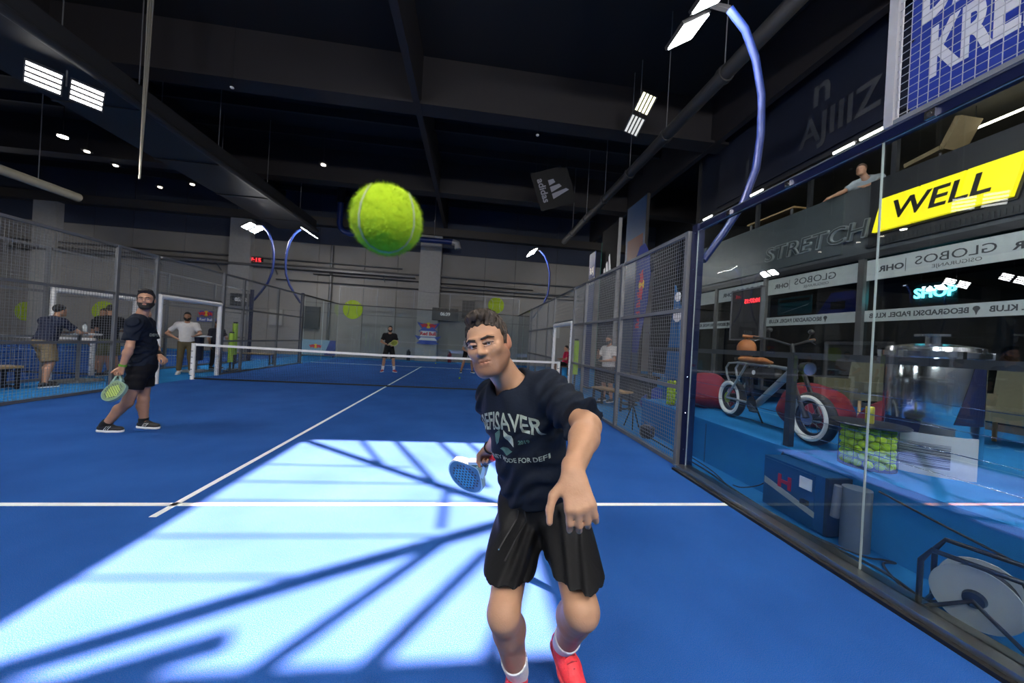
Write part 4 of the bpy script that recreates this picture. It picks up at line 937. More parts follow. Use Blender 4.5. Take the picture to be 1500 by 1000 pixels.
for q in range(4): a = q*math.pi/2+.4; MB().cyl(kc+V(.22*math.cos(a), .22*math.sin(a), 0), kc+V(.22*math.cos(a), .22*math.sin(a), .08), .025, n=8).build('foot', M_chrome, t)
def wrap(poly, r_, n=8):
    """patch on the drum: corner list of (angle deg, z) for a quad"""
    mb = MB(); g = [[(1-i/n)*((1-j/2)*np.array(poly[0])+j/2*np.array(poly[3]))+i/n*((1-j/2)*np.array(poly[1])+j/2*np.array(poly[2])) for i in range(n+1)] for j in range(3)]
    vs = [kc+V(r_*math.cos(math.radians(a)), r_*math.sin(math.radians(a)), z) for row in g for a, z in row]
    return mb.add(vs, [(j*(n+1)+i, j*(n+1)+i+1, (j+1)*(n+1)+i+1, (j+1)*(n+1)+i) for j in range(2) for i in range(n)])
wrap([(238, .42), (285, .42), (285, .95), (263, .95)], .303).build('label_patch', M_navy, t); wrap([(150, .20), (198, .20), (204, .42), (150, .42)], .303).build('label_patch', M_navy, t)
bx = tag(MB().box((6.08, -7.22, .725), (.16, .30, .32), np.array(Matrix.Rotation(.1, 3, 'Z'))).build('storage_box', M_navy), 'navy cardboard box between the ball basket and steel tank', 'box')
bs = thing('barcode_sheet', 'curved white plastic sheet printed with a barcode in front of the tank', 'sheet', (6.0, -7.6, .56))
sc_ = V(6.42, -7.30, .56); arc = lambda a, r_, z: sc_+V(r_*math.cos(math.radians(a)), r_*math.sin(math.radians(a)), z)
mb = MB(); A_ = np.linspace(188, 262, 13)
mb.add([arc(a, .46, z) for z in (.0, .34) for a in A_]+[arc(a, .452, z) for z in (.0, .34) for a in A_], [(i, i+1, 13+i+1, 13+i) for i in range(12)]+[(26+i, 39+i, 39+i+1, 26+i+1) for i in range(12)]+[(13+i, 13+i+1, 39+i+1, 39+i) for i in range(12)]); mb.build('sheet', mat('milky_plastic', (.40, .42, .44), .35), bs, True)
zz = .07
for k in range(22):
    hh_ = random.choice((.003, .003, .006, .008)); mb = MB(); A2 = np.linspace(203, 240, 7)
    mb.add([arc(a, .4615, z) for z in (zz, zz+hh_) for a in A2], [(i, i+1, 7+i+1, 7+i) for i in range(6)]); mb.build('barcode_bar', M_black, bs); zz += hh_+random.choice((.003, .005, .007))
# ------------------------------------------------------------------ baskets of balls
def ballmesh():
    mb = MB().sphere((0, 0, 0), .033, 16); me = bpy.data.meshes.new('tennis_ball'); me.from_pydata(mb.v, [], mb.f); me.shade_smooth(); me.materials.append(M_ball)
    sm = MB(); pts = []
    for q in np.linspace(0, 2*math.pi, 36, endpoint=False):
        a_, b_ = .75, .25; v = V(a_*math.cos(q)+b_*math.cos(3*q), a_*math.sin(q)-b_*math.sin(3*q), 2*math.sqrt(a_*b_)*math.sin(2*q)); pts.append(nz(v)*.0332)
    sm.tube(pts, .0008, 5, closed=True); ms = bpy.data.meshes.new('seam'); ms.from_pydata(sm.v, [], sm.f); ms.materials.append(M_seam)
    return me, ms
BM, SM = ballmesh()
def ball(c, label, group=None, sc_=1, rot=None):
    o = bpy.data.objects.new('tennis_ball', BM); COL.objects.link(o); o.location = tuple(map(float, c)); o.rotation_euler = rot or [random.uniform(0, 6) for _ in range(3)]
    s = bpy.data.objects.new('seam', SM); COL.objects.link(s); s.parent = o; return tag(o, label, 'ball', group)
def basket(c, r_, h_, label, ballabel, grp, layers, lid=True):
    c = np.array(c, float); t = thing('ball_basket', label, 'basket', c); N = max(10, int(2*math.pi*r_/.075))
    for z in np.linspace(.005, h_, 5): MB().tube([c+V(r_*math.cos(q), r_*math.sin(q), z) for q in np.linspace(0, 2*math.pi, 28, endpoint=False)], .002, 5, closed=True).build('wire_ring', M_black, t)
    for k in range(N): q = k*2*math.pi/N; MB().cyl(c+V(r_*math.cos(q), r_*math.sin(q), 0), c+V(r_*math.cos(q), r_*math.sin(q), h_), .0018, n=5).build('wire_upright', M_black, t)
    MB().cyl(c, c+V(0, 0, .006), r_, n=24).build('base', M_black, t)
    if lid: MB().lathe([(0, h_+.03), (.25, h_+.03), (.26, h_+.04), (.25, h_+.05), (0, h_+.05)], 36, c).build('lid', M_black, t, True)
    for L_ in range(layers):
        z = .042+L_*.056
        for rr, k0 in ((r_-.040, int(2*math.pi*(r_-.04)/.0675)), (r_-.107, int(2*math.pi*max(r_-.107, 0)/.0675))):
            if rr <= .02: continue
            for k in range(k0):
                if rr < r_-.05 and L_ < layers-1: continue
                q = 2*math.pi*(k+.5*(L_ % 2))/k0; ball(c+V(rr*math.cos(q), rr*math.sin(q), z), ballabel, grp)
    return t
basket((5.78, -7.42, .56), .185, .33, 'black wire ball basket with a round lid beside the steel tank', 'yellow tennis ball inside the lidded wire basket', 'balls in the lidded basket', 6)
basket((5.68, -4.62, .56), .085, .42, 'narrow wire ball tube at the platform edge by the crimson bean bag', 'yellow tennis ball inside the narrow wire tube', 'balls in the narrow tube', 7, False)
t = thing('drink_can', 'yellow slim drink can on the basket lid', 'can', (5.75, -7.45, .94)); MB().lathe([(.0, 0), (.026, 0), (.029, .008), (.029, .135), (.024, .145), (0, .145)], 18, (5.75, -7.45, .94)).build('can_body', mat('can_yellow', (.55, .5, .05), .3, .6), t, True); MB().lathe([(.024, .145), (.024, .149), (0, .147)], 18, (5.75, -7.45, .94)).build('can_top', M_chrome, t, True)
# ------------------------------------------------------------------ cabinet, rolled mat, cable reel, cables
t = thing('metal_cabinet', 'dark blue metal cabinet with a red letter below the platform', 'cabinet', (5.4, -7.2, 0))
MB().span((5.27, -7.52, .02), (5.49, -6.93, .49)).build('cabinet_body', mat('cabinet_blue', (.012, .075, .19), .35, .3), t)
MB().span((5.262, -7.44, .04), (5.27, -6.95, .47)).build('door', mat('cabinet_blue', (.012, .075, .19)), t)
MB().prism([(0, .23), (.50, .12), (.50, .17), (0, .29)], (5.259, -6.95, 0), NX, ZZ, .004).build('stripe', mat('stripe_grey', (.3, .32, .33), .4), t)
for lo, hi in (((5.254, -7.13, .25), (5.262, -7.10, .37)), ((5.254, -7.23, .25), (5.262, -7.20, .37)), ((5.254, -7.2, .295), (5.262, -7.13, .325))): MB().span(lo, hi).build('red_letter', mat('red_letter', (.42, .005, .03), .5), t)
MB().span((5.256, -7.42, .33), (5.262, -7.31, .43)).build('paper_label', M_white, t); MB().span((5.235, -7.40, .2), (5.262, -7.34, .24)).build('handle', M_black, t); MB().span((5.27, -7.55, .02), (5.49, -7.52, .49)).build('side_vent', M_black, t)
t = thing('rolled_mat', 'grey rolled mat standing beside the blue metal cabinet', 'roll', (5.38, -7.68, 0)); MB().cyl((5.38, -7.67, 0), (5.38, -7.67, .47), .09, n=24).build('roll', mat('roll_grey', (.10, .12, .14), .5), t, True); MB().tube([(5.30, -7.60, .46), (5.30, -7.58, .2)], .03, 10).build('hose', M_galv, t, True)
rc = V(5.23, -8.42, .19); ra = nz(V(.93, .36, 0)); rb = np.cross(ZZ, ra); RM = np.stack([rb, ZZ, ra], 1)
t = thing('cable_reel', 'white flanged cable reel in a black tube frame', 'cable reel', (5.24, -8.42, 0)); M_fl = mat('flange_grey', (.36, .38, .38), .5)
for z in (-.085, .085):
    MB().lathe([(.045, 0), (.165, 0), (.168, .004), (.165, .008), (.1, .012), (.045, .008)], 40, rc+ra*z, RM).build('flange', M_fl, t, True)
MB().lathe([(0, -.08), (.125, -.08), (.125, .085), (0, .085)], 32, rc, RM).build('wound_cable', M_rub, t, True)
for k in range(5): MB().tube([rc+ra*(-.06+.03*k)+.127*(rb*math.cos(q)+ZZ*math.sin(q)) for q in np.linspace(0, 2*math.pi, 30, endpoint=False)], .011, 6, closed=True).build('cable_turn', M_rub, t, True)
MB().lathe([(0, -.12), (.04, -.12), (.045, -.085), (0, -.08)], 20, rc, RM).build('hub', M_black, t, True)
for z in (-.14, .135):
    e = rc+ra*z; MB().tube([e+rb*.19-ZZ*.175, e+rb*.19+ZZ*.12, e+rb*.15+ZZ*.20, e-rb*.15+ZZ*.20, e-rb*.19+ZZ*.12, e-rb*.19-ZZ*.175], .014, 10).build('frame_hoop', M_black, t, True)
MB().tube([rc-ra*.14+rb*.19-ZZ*.16, rc-ra*.13, rc-ra*.14-rb*.19-ZZ*.16], .012, 8).build('axle_brace', M_black, t, True)
for sg in (-1, 1): MB().tube([rc-ra*.14+rb*.19*sg-ZZ*.17, rc+ra*.135+rb*.19*sg-ZZ*.17], .013, 8).build('foot_bar', M_black, t, True)
def cable(pts, label, r_=.008):
    P_ = [np.array(p, float) for p in pts]; out = []
    for i in range(len(P_)-1):
        p0, p1, p2, p3 = P_[max(i-1, 0)], P_[i], P_[i+1], P_[min(i+2, len(P_)-1)]
        for q in np.linspace(0, 1, 7, endpoint=False): out.append(.5*((2*p1)+(-p0+p2)*q+(2*p0-5*p1+4*p2-p3)*q*q+(-p0+3*p1-3*p2+p3)*q**3))
    out.append(P_[-1]); tag(MB().tube(out, r_, 7).build('floor_cable', M_rub, None, True), label, 'cable')
cable([(5.35, -4.3, .005), (5.32, -5.2, .005), (5.30, -6.0, .005), (5.22, -6.6, .005), (5.18, -7.1, .005), (5.2, -7.6, .005), (5.26, -7.95, .005), (5.2, -8.2, .005), (5.18, -8.3, .06)], 'long black cable along the foot of the platform to the reel', .010)
cable([(5.45, -5.4, .005), (5.36, -6.1, .005), (5.17, -6.7, .005), (5.15, -7.3, .005), (5.30, -7.75, .005), (5.40, -7.85, .02), (5.36, -7.95, .06), (5.33, -7.9, .02), (5.20, -8.1, .005), (5.16, -8.25, .005)], 'thin black cable with a loop beside the rolled mat', .007)
cable([(5.49, -6.9, .5), (5.46, -6.86, .3), (5.42, -6.75, .12), (5.34, -6.6, .02), (5.3, -6.5, .005)], 'black cable hanging from the platform edge beside the cabinet', .006)
cable([(5.47, -7.75, .48), (5.475, -8.2, .40), (5.475, -8.7, .34), (5.48, -9.4, .36)], 'black cable slung along the platform face above the reel', .008)
# small stage lamp and tripod on the strip
t = thing('floor_spot', 'small black floor spotlight behind the court fence', 'light', (5.3, -4.55, 0)); MB().lathe([(.09, 0), (.12, .05), (.12, .17), (.08, .2), (0, .2)], 20, (5.3, -4.6, 0)).build('housing', M_black, t, True); MB().tube([(5.3, -4.72, .1), (5.3, -4.7, .24), (5.3, -4.5, .24), (5.3, -4.48, .1)], .01, 6).build('yoke', M_chrome, t, True)
t = thing('small_tripod', 'small black tripod stand behind the court fence', 'tripod', (5.35, -3.95, 0))
for q in range(3): MB().cyl((5.35, -3.95, .45), (5.35+.14*math.cos(q*2.1), -3.95+.2*math.sin(q*2.1), 0), .012, n=6).build('leg', M_black, t)
MB().box((5.35, -3.95, .47), (.05, .05, .06)).build('head', M_black, t)
# ------------------------------------------------------------------ benches, tables, tubes
def bench(c, L_, ax, label, w_=.38, h_=.45):
    t = thing('bench', label, 'bench', c); c = np.array(c, float); ax = nz(ax); sd2 = np.cross(ax, ZZ); R = np.stack([ax, sd2, ZZ], 1)
    for k in range(3): MB().box(c+sd2*(k-1)*w_/3+ZZ*(h_-.02), (L_, w_/3-.012, .04), R).build('seat_slat', M_wood, t)
    for e in (-1, 1):
        for f in (-1, 1): MB().box(c+ax*e*(L_/2-.06)+sd2*f*(w_/2-.04)+ZZ*(h_-.04)/2, (.045, .045, h_-.04), R).build('leg', M_black, t)
        MB().box(c+ax*e*(L_/2-.06)+ZZ*.05, (.04, w_-.1, .04), R).build('foot_bar', M_black, t)
    MB().box(c+ZZ*(h_-.06), (L_-.1, .04, .04), R).build('stretcher', M_black, t)
    return t
bench((5.78, -1.95, 0), 1.0, (.45, -1, 0), 'pine topped black bench beside the court fence and the blue bean bag')
bench((-6.15, 4.75, 0), 1.3, (1, .1, 0), 'pine topped black bench beside the neon tubes'); bench((-6.7, -2.75, 0), 1.3, (.2, 1, 0), 'pine topped black bench behind the man in khaki shorts')
t = thing('seating_block', 'black padded seating block behind the man with raised arm', 'seat', (6.9, -.55, 0)); MB().span((6.7, -1.0, 0), (7.5, -.12, .66)).build('seat_base', M_anth, t); MB().span((6.65, -1.05, .66), (7.55, -.08, .72)).build('cushion', M_black, t)
def htable(c, label, r_=.34):
    t = thing('standing_table', label, 'table', c); c = np.array(c, float)
    MB().cyl(c+V(0, 0, 1.07), c+V(0, 0, 1.1), r_, n=28).build('table_top', M_white, t); MB().cyl(c, c+V(0, 0, 1.07), .035, n=12).build('column', M_galv, t, True)
    MB().lathe([(0, 0), (r_+.08, 0), (r_+.08, .02), (r_-.02, .03), (0, .03)], 28, c).build('base', M_steel, t, True); return t
htable((-6.6, -1.0, 0), 'white round standing table among the group of men'); ht = htable((-6.1, 1.75, 0), 'white round standing table beside the man in white', .34); MB().cyl((-6.1, 1.75, .35), (-6.1, 1.75, 1.06), .16, n=20).build('fabric_cover', M_navy, ht, True)
t = thing('water_bottle', 'clear water bottle on the white standing table', 'bottle', (-6.55, -.95, 1.1)); MB().lathe([(0, 0), (.035, 0), (.035, .17), (.015, .21), (.015, .23), (0, .23)], 14, (-6.55, -.95, 1.1)).build('bottle_body', mat('bottle_pet', (.6, .65, .66), .15), t, True); MB().cyl((-6.55, -.95, 1.33), (-6.55, -.95, 1.345), .016, n=10).build('cap', M_dblue, t)
def padtube(x, y, z0, z1, label):
    t = thing('ball_tube', label, 'tube', (x, y, 0)); MB().cyl((x, y, z0), (x, y, z1), .075, n=16).build('foam_sleeve', M_neon, t, True); MB().cyl((x, y, z1), (x, y, z1+.05), .06, n=14).build('cap', M_black, t, True); MB().cyl((x, y, 0), (x, y, z0), .03, n=10).build('stem', M_black, t); MB().cyl((x, y, 0), (x, y, .02), .18, n=18).build('foot', M_black, t)
padtube(-5.45, 2.25, .28, 1.22, 'neon yellow foam sleeve post, shorter of the pair beside the net'); padtube(-5.6, 2.65, .5, 1.55, 'neon yellow foam sleeve post, taller of the pair beside the net'); padtube(5.35, -.3, .62, 1.6, 'neon yellow foam sleeve post beside the white gate frame')
# ------------------------------------------------------------------ flags and banners beside the court
def bull_logo(o, xa, ya, s, par, txt=True, m_r=None):
    M_r = mat('logo_red', (.62, .012, .03), .6); M_y = mat('logo_yellow', (.85, .55, .02), .6)
    o = np.array(o, float); n = np.cross(xa, ya)
    MB().lathe([(0, 0), (.28*s, 0), (.28*s, .004), (0, .004)], 24, o+n*.0, np.stack([xa, ya, n], 1)).build('logo_disc', M_y, par)
    for sg in (-1, 1):
        MB().prism([(sg*a*s, b*s) for a, b in ((.05, .02), (.14, .16), (.40, .18), (.62, .08), (.78, .16), (.72, -.02), (.60, -.12), (.62, -.3), (.48, -.16), (.30, -.14), (.18, -.28), (.14, -.1))], o+n*.006, xa, ya, .004).build('logo_figure', M_r, par)
    if txt: text('lettering', 'Red Bull', .42*s, o-ya*.52*s+n*.008, xa, ya, M_r, par, .002, 1, .01*s)
t = thing('feather_flag', 'dark blue feather flag with red and yellow emblem', 'flag', (6.5, -1.75, 0)); M_flag = mat('flag_blue', (.012, .03, .22), .7)
fx, fy = NX, ZZ; MB().cyl((6.5, -1.42, 0), (6.5, -1.42, 3.9), .018, n=8).build('pole', M_anth, t)
MB().prism([(-.30, 1.35), (.0, 1.35), (.15, 1.9), (.38, 2.6), (.45, 3.3), (.36, 3.8), (.1, 4.12), (-.15, 4.1), (-.3, 3.9)], (6.5, -1.72, 0), fx, fy, .008).build('sail', M_flag, t)
bull_logo((6.49, -1.77, 3.08), -ZZ, NX, .50, t, False); text('lettering', 'Red Bull', .28, (6.485, -1.68, 2.45), ZZ, -NX, MATS['logo_red'], t, .001, 1, .006)
MB().cyl((6.5, -1.42, 0), (6.5, -1.42, .03), .22, n=18).build('foot', M_black, t)
t = thing('tall_banner', 'tall black banner with white three stripe logo', 'banner', (6.6, .6, 0)); MB().span((6.56, .0, .0), (6.64, 1.3, 5.35)).build('sheet', mat('banner_black', (.008, .008, .009), .8, spec=.08), t); MB().span((6.55, -.03, 0), (6.65, 0.0, 5.4)).build('frame_edge', M_galv, t); MB().span((6.55, 1.3, 0), (6.65, 1.33, 5.0)).build('frame_edge', mat('green_edge', (.02, .16, .11), .5), t)
stripes((6.553, .75, 3.85), NX, ZZ, .62, M_white, t)
t = thing('roll_banner', 'narrow dark blue banner with white letters beside the tall black one', 'banner', (6.4, 1.7, 0)); MB().span((6.4, 1.45, 0), (6.42, 2.05, 4.75)).build('sheet', mat('banner_navy', (.012, .03, .15), .6), t); text('lettering', 'RAJ', .33, (6.396, 1.74, 4.1), NX, ZZ, M_white, t, .001, .8, .006); text('lettering', 'NAM', .33, (6.396, 1.74, 3.72), NX, ZZ, M_white, t, .001, .8, .006); MB().span((6.3, 1.4, 0), (6.5, 2.1, .05)).build('foot', M_black, t)
t = thing('tapering_flag', 'blue tapering flag with white spots beside the crimson bean bag', 'flag', (6.2, -3.7, 0))
MB().prism([(-.28, .3), (.25, .3), (.22, 2.3), (.0, 2.75), (-.02, 2.3)], (6.2, -3.72, 0), NX, ZZ, .02).build('sail', mat('flag_sky', (.02, .12, .30), .7), t); MB().cyl((6.17, -3.87, 2.15), (6.185, -3.87, 2.15), .13, n=20).build('white_spot', M_white, t); MB().cyl((6.17, -3.86, 2.5), (6.185, -3.86, 2.5), .09, n=20).build('white_spot', M_white, t); MB().cyl((6.2, -3.72, 0), (6.2, -3.72, .3), .02, n=8).build('pole', M_black, t); MB().cyl((6.2, -3.72, 0), (6.2, -3.72, .03), .2, n=16).build('foot', M_black, t)
t = thing('tall_banner', 'blue and dark panel banner behind the tall black banner', 'banner', (7.6, 1.0, 0)); MB().span((7.6, .35, 0), (7.66, 1.75, 6.4)).build('sheet', mat('panel_blue', (.01, .045, .13), .5), t); MB().span((7.58, .32, 0), (7.68, .35, 6.4)).build('frame_edge', M_black, t); MB().span((7.595, .5, 4.4), (7.6, 1.6, 5.2)).build('printed_patch', mat('patch_red', (.12, .03, .02), .6), t)
# ------------------------------------------------------------------ things on the end wall
def clock(c, w_, h_, s, label, m_, lbl='digits', size=None):
    t = thing('wall_clock', label, 'clock', c); c = np.array(c, float); MB().box(c, (w_, .1, h_), None).build('casing', M_black, t); text('digits', s, size or h_*.75, c-V(0, .055, 0), PX_, ZZ, m_, t, .003, 1, .008)
clock((.7, YW-.45, 2.87), 1.55, .75, '06:39', 'black digital clock with white digits on the pale column', mat('white_digits', (.6, .6, .6), emit=.15), size=.26)
clock((-10.45, YW-.1, 5.28), 1.3, .46, '10:37:15', 'red digital clock high on the end wall', MATS['red_digits']); clock((-10.6, YW-.45, 2.95), 1.1, .7, '05:12', 'small black digital clock behind the neighbouring lamp post', MATS['white_digits'], size=.28)
def wbox(c, d, m_, label, cat='box', nm='wall_box'):
    t = thing(nm, label, cat, c); c = np.array(c, float); MB().box(c, d).build('casing', m_, t); MB().box(c-V(0, d[1]/2+.006, 0), (d[0]*.8, .012, d[2]*.8)).build('cover', m_, t)
wbox((2.05, YW-.155, 3.25), (.75, .3, 1.05), M_black, 'black loudspeaker box on the end wall beside the clock', 'speaker', 'speaker_box'); wbox((3.0, YW-.1, 2.75), (.55, .2, .8), M_col, 'pale electric box on the end wall beside the loudspeaker'); wbox((2.9, YW-.1, 1.85), (.65, .2, .45), M_white, 'white meter box on the end wall beside the crouching player')
wbox((-8.9, YW-.1, 2.1), (.7, .2, .9), M_col, 'pale electric box on the end wall by the bench'); wbox((-7.0, YW-.1, 2.2), (.9, .2, 1.3), M_anth, 'dark electric cabinet on the end wall near the lamp post', 'cabinet', 'wall_cabinet'); wbox((7.6, YW-.1, 2.3), (.5, .15, .9), M_col, 'pale notice box on the end wall by the flag side fence')
for xx in (1.1, -1.3): 
    t = thing('fire_extinguisher', 'red fire extinguisher at the foot of the end wall' if xx > 0 else 'dark fire extinguisher left of the pale column', 'extinguisher', (xx, YW-.35, 0)); MB().lathe([(0, 0), (.1, 0), (.11, .05), (.11, .5), (.04, .6), (.03, .66), (0, .66)], 16, (xx+.0, YW-.5, .0)).build('cylinder', M_red if xx > 0 else M_black, t, True); MB().tube([(xx, YW-.5, .64), (xx-.1, YW-.5, .6), (xx-.14, YW-.5, .3)], .015, 6).build('hose', M_black, t, True)
t = thing('emblem_sign', 'colourful emblem sign with two red figures on the pale column', 'sign', (-.2, YW-.4, 1.2)); O = V(-.25, YW-.42, 2.02)
for z, sx_, hh_ in ((.0, 1.15, .5), (-.75, 1.35, .42)): MB().prism([(-sx_/2, -hh_/2), (-sx_/2+.18, -hh_*.2), (-sx_/2-.1, hh_*.6), (-.3, hh_*.45), (.3, hh_*.45), (sx_/2+.1, hh_*.6), (sx_/2-.18, -hh_*.2), (sx_/2, -hh_/2), (.3, -hh_*.62), (-.3, -hh_*.62)], O+V(0, 0, z), PX_, ZZ, .05).build('backing_plate', mat('sign_blue', (.03, .08, .42), .5), t)
MB().box(O+V(0, -.01, -.38), (.9, .06, .34)).build('backing_plate', M_white, t); bull_logo(O+V(0, -.035, .12), PX_, ZZ, .62, t, False); text('lettering', 'Red Bull', .27, O+V(0, -.045, -.38), PX_, ZZ, MATS['logo_red'], t, .004, 1, .012); MB().prism([(-.55, -.05), (.55, -.05), (.4, .12), (-.4, .12)], O+V(0, -.03, -.72), PX_, ZZ, .02).build('white_band', M_white, t)
t = thing('emblem_sign', 'small red and blue emblem sign behind the man in white', 'sign', (-8.0, YW-.1, 1.5)); O = V(-12.6, YW-.06, 1.95); t.location = (O[0], O[1], O[2]-.5); PINV[t.name] = Matrix.Translation(-Vector(t.location)); MB().box(O-V(0, 0, .22), (.95, .06, .22)).build('backing_plate', MATS['sign_blue'], t); MB().box(O+V(0, 0, .12), (.7, .05, .3)).build('backing_plate', MATS['sign_blue'], t); bull_logo(O+V(0, -.04, .12), PX_, ZZ, .55, t, False); text('lettering', 'Red Bull', .2, O+V(0, -.04, -.22), PX_, ZZ, M_white, t, .002, 1, .006)
t = thing('low_banner', 'pale blue low banner with a small emblem beyond the far glass', 'banner', (-6.2, 10.5, 0)); MB().span((-7.1, 10.5, .1), (-5.25, 10.55, .95)).build('sheet', mat('pale_banner', (.22, .38, .48), .6), t); MB().prism([(0, .1), (.6, .1), (.6, .95), (.3, .95)], (-5.85, 10.495, 0), PX_, ZZ, .005).build('navy_corner', M_flag, t); bull_logo((-6.3, 10.49, .6), PX_, ZZ, .45, t, False)
for xx in (-7, -5.35): MB().span((xx-.03, 10.48, 0), (xx+.03, 10.58, .1)).build('foot', M_black, t)
# ------------------------------------------------------------------ ball signs and loose balls
def decal(x, z, r_, label):
    t = thing('ball_sign', label, 'sign', (x, YW-.03, z-r_)); c = V(x, YW-.04, z); R = np.stack([PX_, ZZ, V(0, -1, 0)], 1)
    MB().lathe([(0, 0), (r_, 0), (r_, .02), (0, .02)], 40, c+V(0, .03, 0), R).build('disc', mat('sign_felt', (.36, .50, .015), .9, nscale=6, namt=.15), t)
    for sg in (-1, 1):
        pts = [c+V(sg*r_*(.95-.55*math.cos(q)), .005, r_*.92*math.sin(q)) for q in np.linspace(-1.05, 1.05, 16)]
        pts = [p for p in pts if np.hypot(p[0]-x, p[2]-z) < r_*.99]; MB().tube(pts, r_*.025, 6).build('seam', M_seam, t, True)
decal(-4.75, 2.83, .56, 'round tennis ball sign on the end wall near the far black clothed player'); decal(3.75, 3.66, .50, 'round tennis ball sign on the end wall near the loudspeaker box')
decal(-17.8, 1.87, .56, 'round tennis ball sign on the wall behind the man in black'); decal(-21.5, 1.62, .50, 'round tennis ball sign on the wall behind the man in the navy polo')
ball((1.97, 2.67, .034), 'tennis ball lying on the court beyond the net'); ball((.45, 9.4, .034), 'tennis ball lying by the far end glass')
# ------------------------------------------------------------------ people
S1 = skin('light', (.43, .235, .14)); S2 = skin('fair', (.46, .25, .16)); S3 = skin('warm', (.40, .21, .13))
H1 = mat('hair_dark', (.028, .018, .012), .7, nscale=60, namt=.4, bump=.4, bscale=150); H2 = mat('hair_black', (.012, .010, .009), .7); H3 = mat('hair_brown', (.07, .03, .015), .6)
navy_t = cloth('navy_tee', (.007, .011, .021)); blk_s = cloth('black_short', (.006, .006, .007), .3, 22, .6)
red_sh = mat('shoe_red', (.80, .035, .05), .55, nscale=70, namt=.25, bump=.3, bscale=120); blk_sh = mat('shoe_black', (.018, .018, .02), .6, bump=.2); wht_sock = cloth('white_sock', (.68, .69, .70), .3, 90)
D = lambda v: np.array(v, float)
# --- the player in front
J = dict(head=P(715, 504, 1.32), neck=P(752, 562, 1.40), pel=P(792, 728, 1.48), shL=P(803, 572, 1.36), elL=P(861, 624, 1.08), wrL=P(839, 692, .89), shR=P(724, 583, 1.56), elR=P(738, 632, 1.74), wrR=P(717, 657, 1.90),
         hipR=P(762, 742, 1.52), knR=P(738, 896, 1.20), anR=P(757, 986, 1.43), hipL=P(822, 742, 1.46), knL=P(851, 891, 1.12), anL=P(827, 945, 1.50), toR=P(745, 1080, 1.34), toL=P(852, 1018, 1.36))
hf = -CF*math.cos(.25)-CR*math.sin(.25)-CU*.02; hu = CU*.965-CR*.24
rk_ax = nz(P(677, 699, 2.16)-P(720, 671, 1.93)); gb = P(723, 670, 1.92)
handR_s = rk_ax; handR_f = nz(J['wrR']-J['elR'])
LH = dict(f=nz(P(849, 736, .845)-J['wrL']), s=-CR+.15*CF, c=((.72, .5, .3), (.8, .55, .3), (.82, .55, .3), (.7, .5, .3)), t=((.55, .8, -.1), (.85, .45, -.2), (.95, .2, -.25)), spread=.05)
fR, sR = handR_f, orth(handR_f, rk_ax); nR = np.cross(fR, sR)
man, info = person('person', 'man in navy T-shirt lunging with a teal padel racket', J, dict(s=1.0, h=.0045, skin=S1, hair=H1, hf=hf, hu=hu, stubble=1.0, flush=.8, hairt=.007, top=.93, hl=(.086, .080), hlt=.66,
    shirt=navy_t, shorts=blk_s, hem=.03, loose=.004, slv=.86, slr=.012, leg=.62, flare=.008, waist=.12, hemn=V(0, 0, -1)+CF*-.1, shoe=red_sh, sole=mat('sole_red', (.7, .06, .07), .6), sock=wht_sock, sockl=.27,
    handL=LH, handR=dict(f=fR, s=sR, c=C_GRIP, t=T_GRIP), soleL=nz(V(0, 0, 1)-CF*.25), lace=mat('lace_dark', (.30, .01, .02), .7), collar=.03))
prn = mat('print_sage', (.36, .42, .36), .8); prn2 = mat('print_green', (.07, .16, .13), .8)
cc = P(738, 612, 1.28); fr_ = info['fr']; xr = -info['rt']; yu = info['up']; d_in = -fr_
ch_ = (J['neck']+J['pel'])/2+fr_*.25
def chest_text(nm, s, size, u_, v_, m_, sx=1, bold=.001, curve=None):
    o = text(nm, s, size, ch_+xr*u_+yu*v_, xr, yu, m_, man, .0002, sx, bold, False, 1.0, curve); project(o, info['shirt'], d_in, .002); return o
chest_text('lettering', 'DEFISAVER', .092, .0, .150, prn, .68, .0016, 1.8); chest_text('lettering', 'MONEY MODE FOR DEFI', .026, .01, -.005, prn, 1, .0004); chest_text('lettering', '2019', .02, .085, .07, prn2)
for k in range(3):
    a = k*2.094+.52; pts = [(.046*math.cos(a+q)*r_/.046, .052*math.sin(a+q)*r_/.046) for r_, q in ((.046, -.85), (.050, 0), (.046, .85), (.026, .6), (.026, -.6))]
    mb = MB().prism([(x_, y_) for x_, y_ in pts], ch_+yu*.07, xr, yu, .0006); o = mb.build('chest_emblem', prn2 if k else prn, man); project(o, info['shirt'], d_in, .002)
# drawstrings, wristband cord, short logo, sock mark
wc = J['pel']+info['up']*.04+info['fr']*.30
for k, (dx, ln) in enumerate(((-.012, .07), (.016, .095))):
    bvh = BVHTree.FromPolygons([v.co[:] for v in info['shorts'].data.vertices], [p.vertices[:] for p in info['shorts'].data.polygons]); pts = []
    for q in np.linspace(0, 1, 6):
        s0 = wc+xr*(dx*(1+q))-yu*(ln*q+.01); h_ = bvh.ray_cast(Vector(s0), Vector(-info['fr']))
        if h_[0] is not None: pts.append(np.array(h_[0])+info['fr']*.006)
    if len(pts) > 2: MB().tube(pts, .0028, 6).build('drawstring', M_black, man, True); MB().tube([pts[-1], pts[-1]-yu*.014], .0032, 6).build('drawstring_tip', mat('tip_blue', (.1, .3, .5), .3), man, True)
o = text('short_logo', 'Z', .022, J['knR']+(J['hipR']-J['knR'])*.42-CR*.085-CF*.2, CR, CU, M_white, man, .0002, 1, .001); project(o, info['shorts'], nz(CF+CR*.15), .002)
wv = J['wrR']+nz(J['elR']-J['wrR'])*.015
ax_ = nz(J['elR']-J['wrR']); e1 = orth(ax_, CR); e2 = np.cross(ax_, e1)
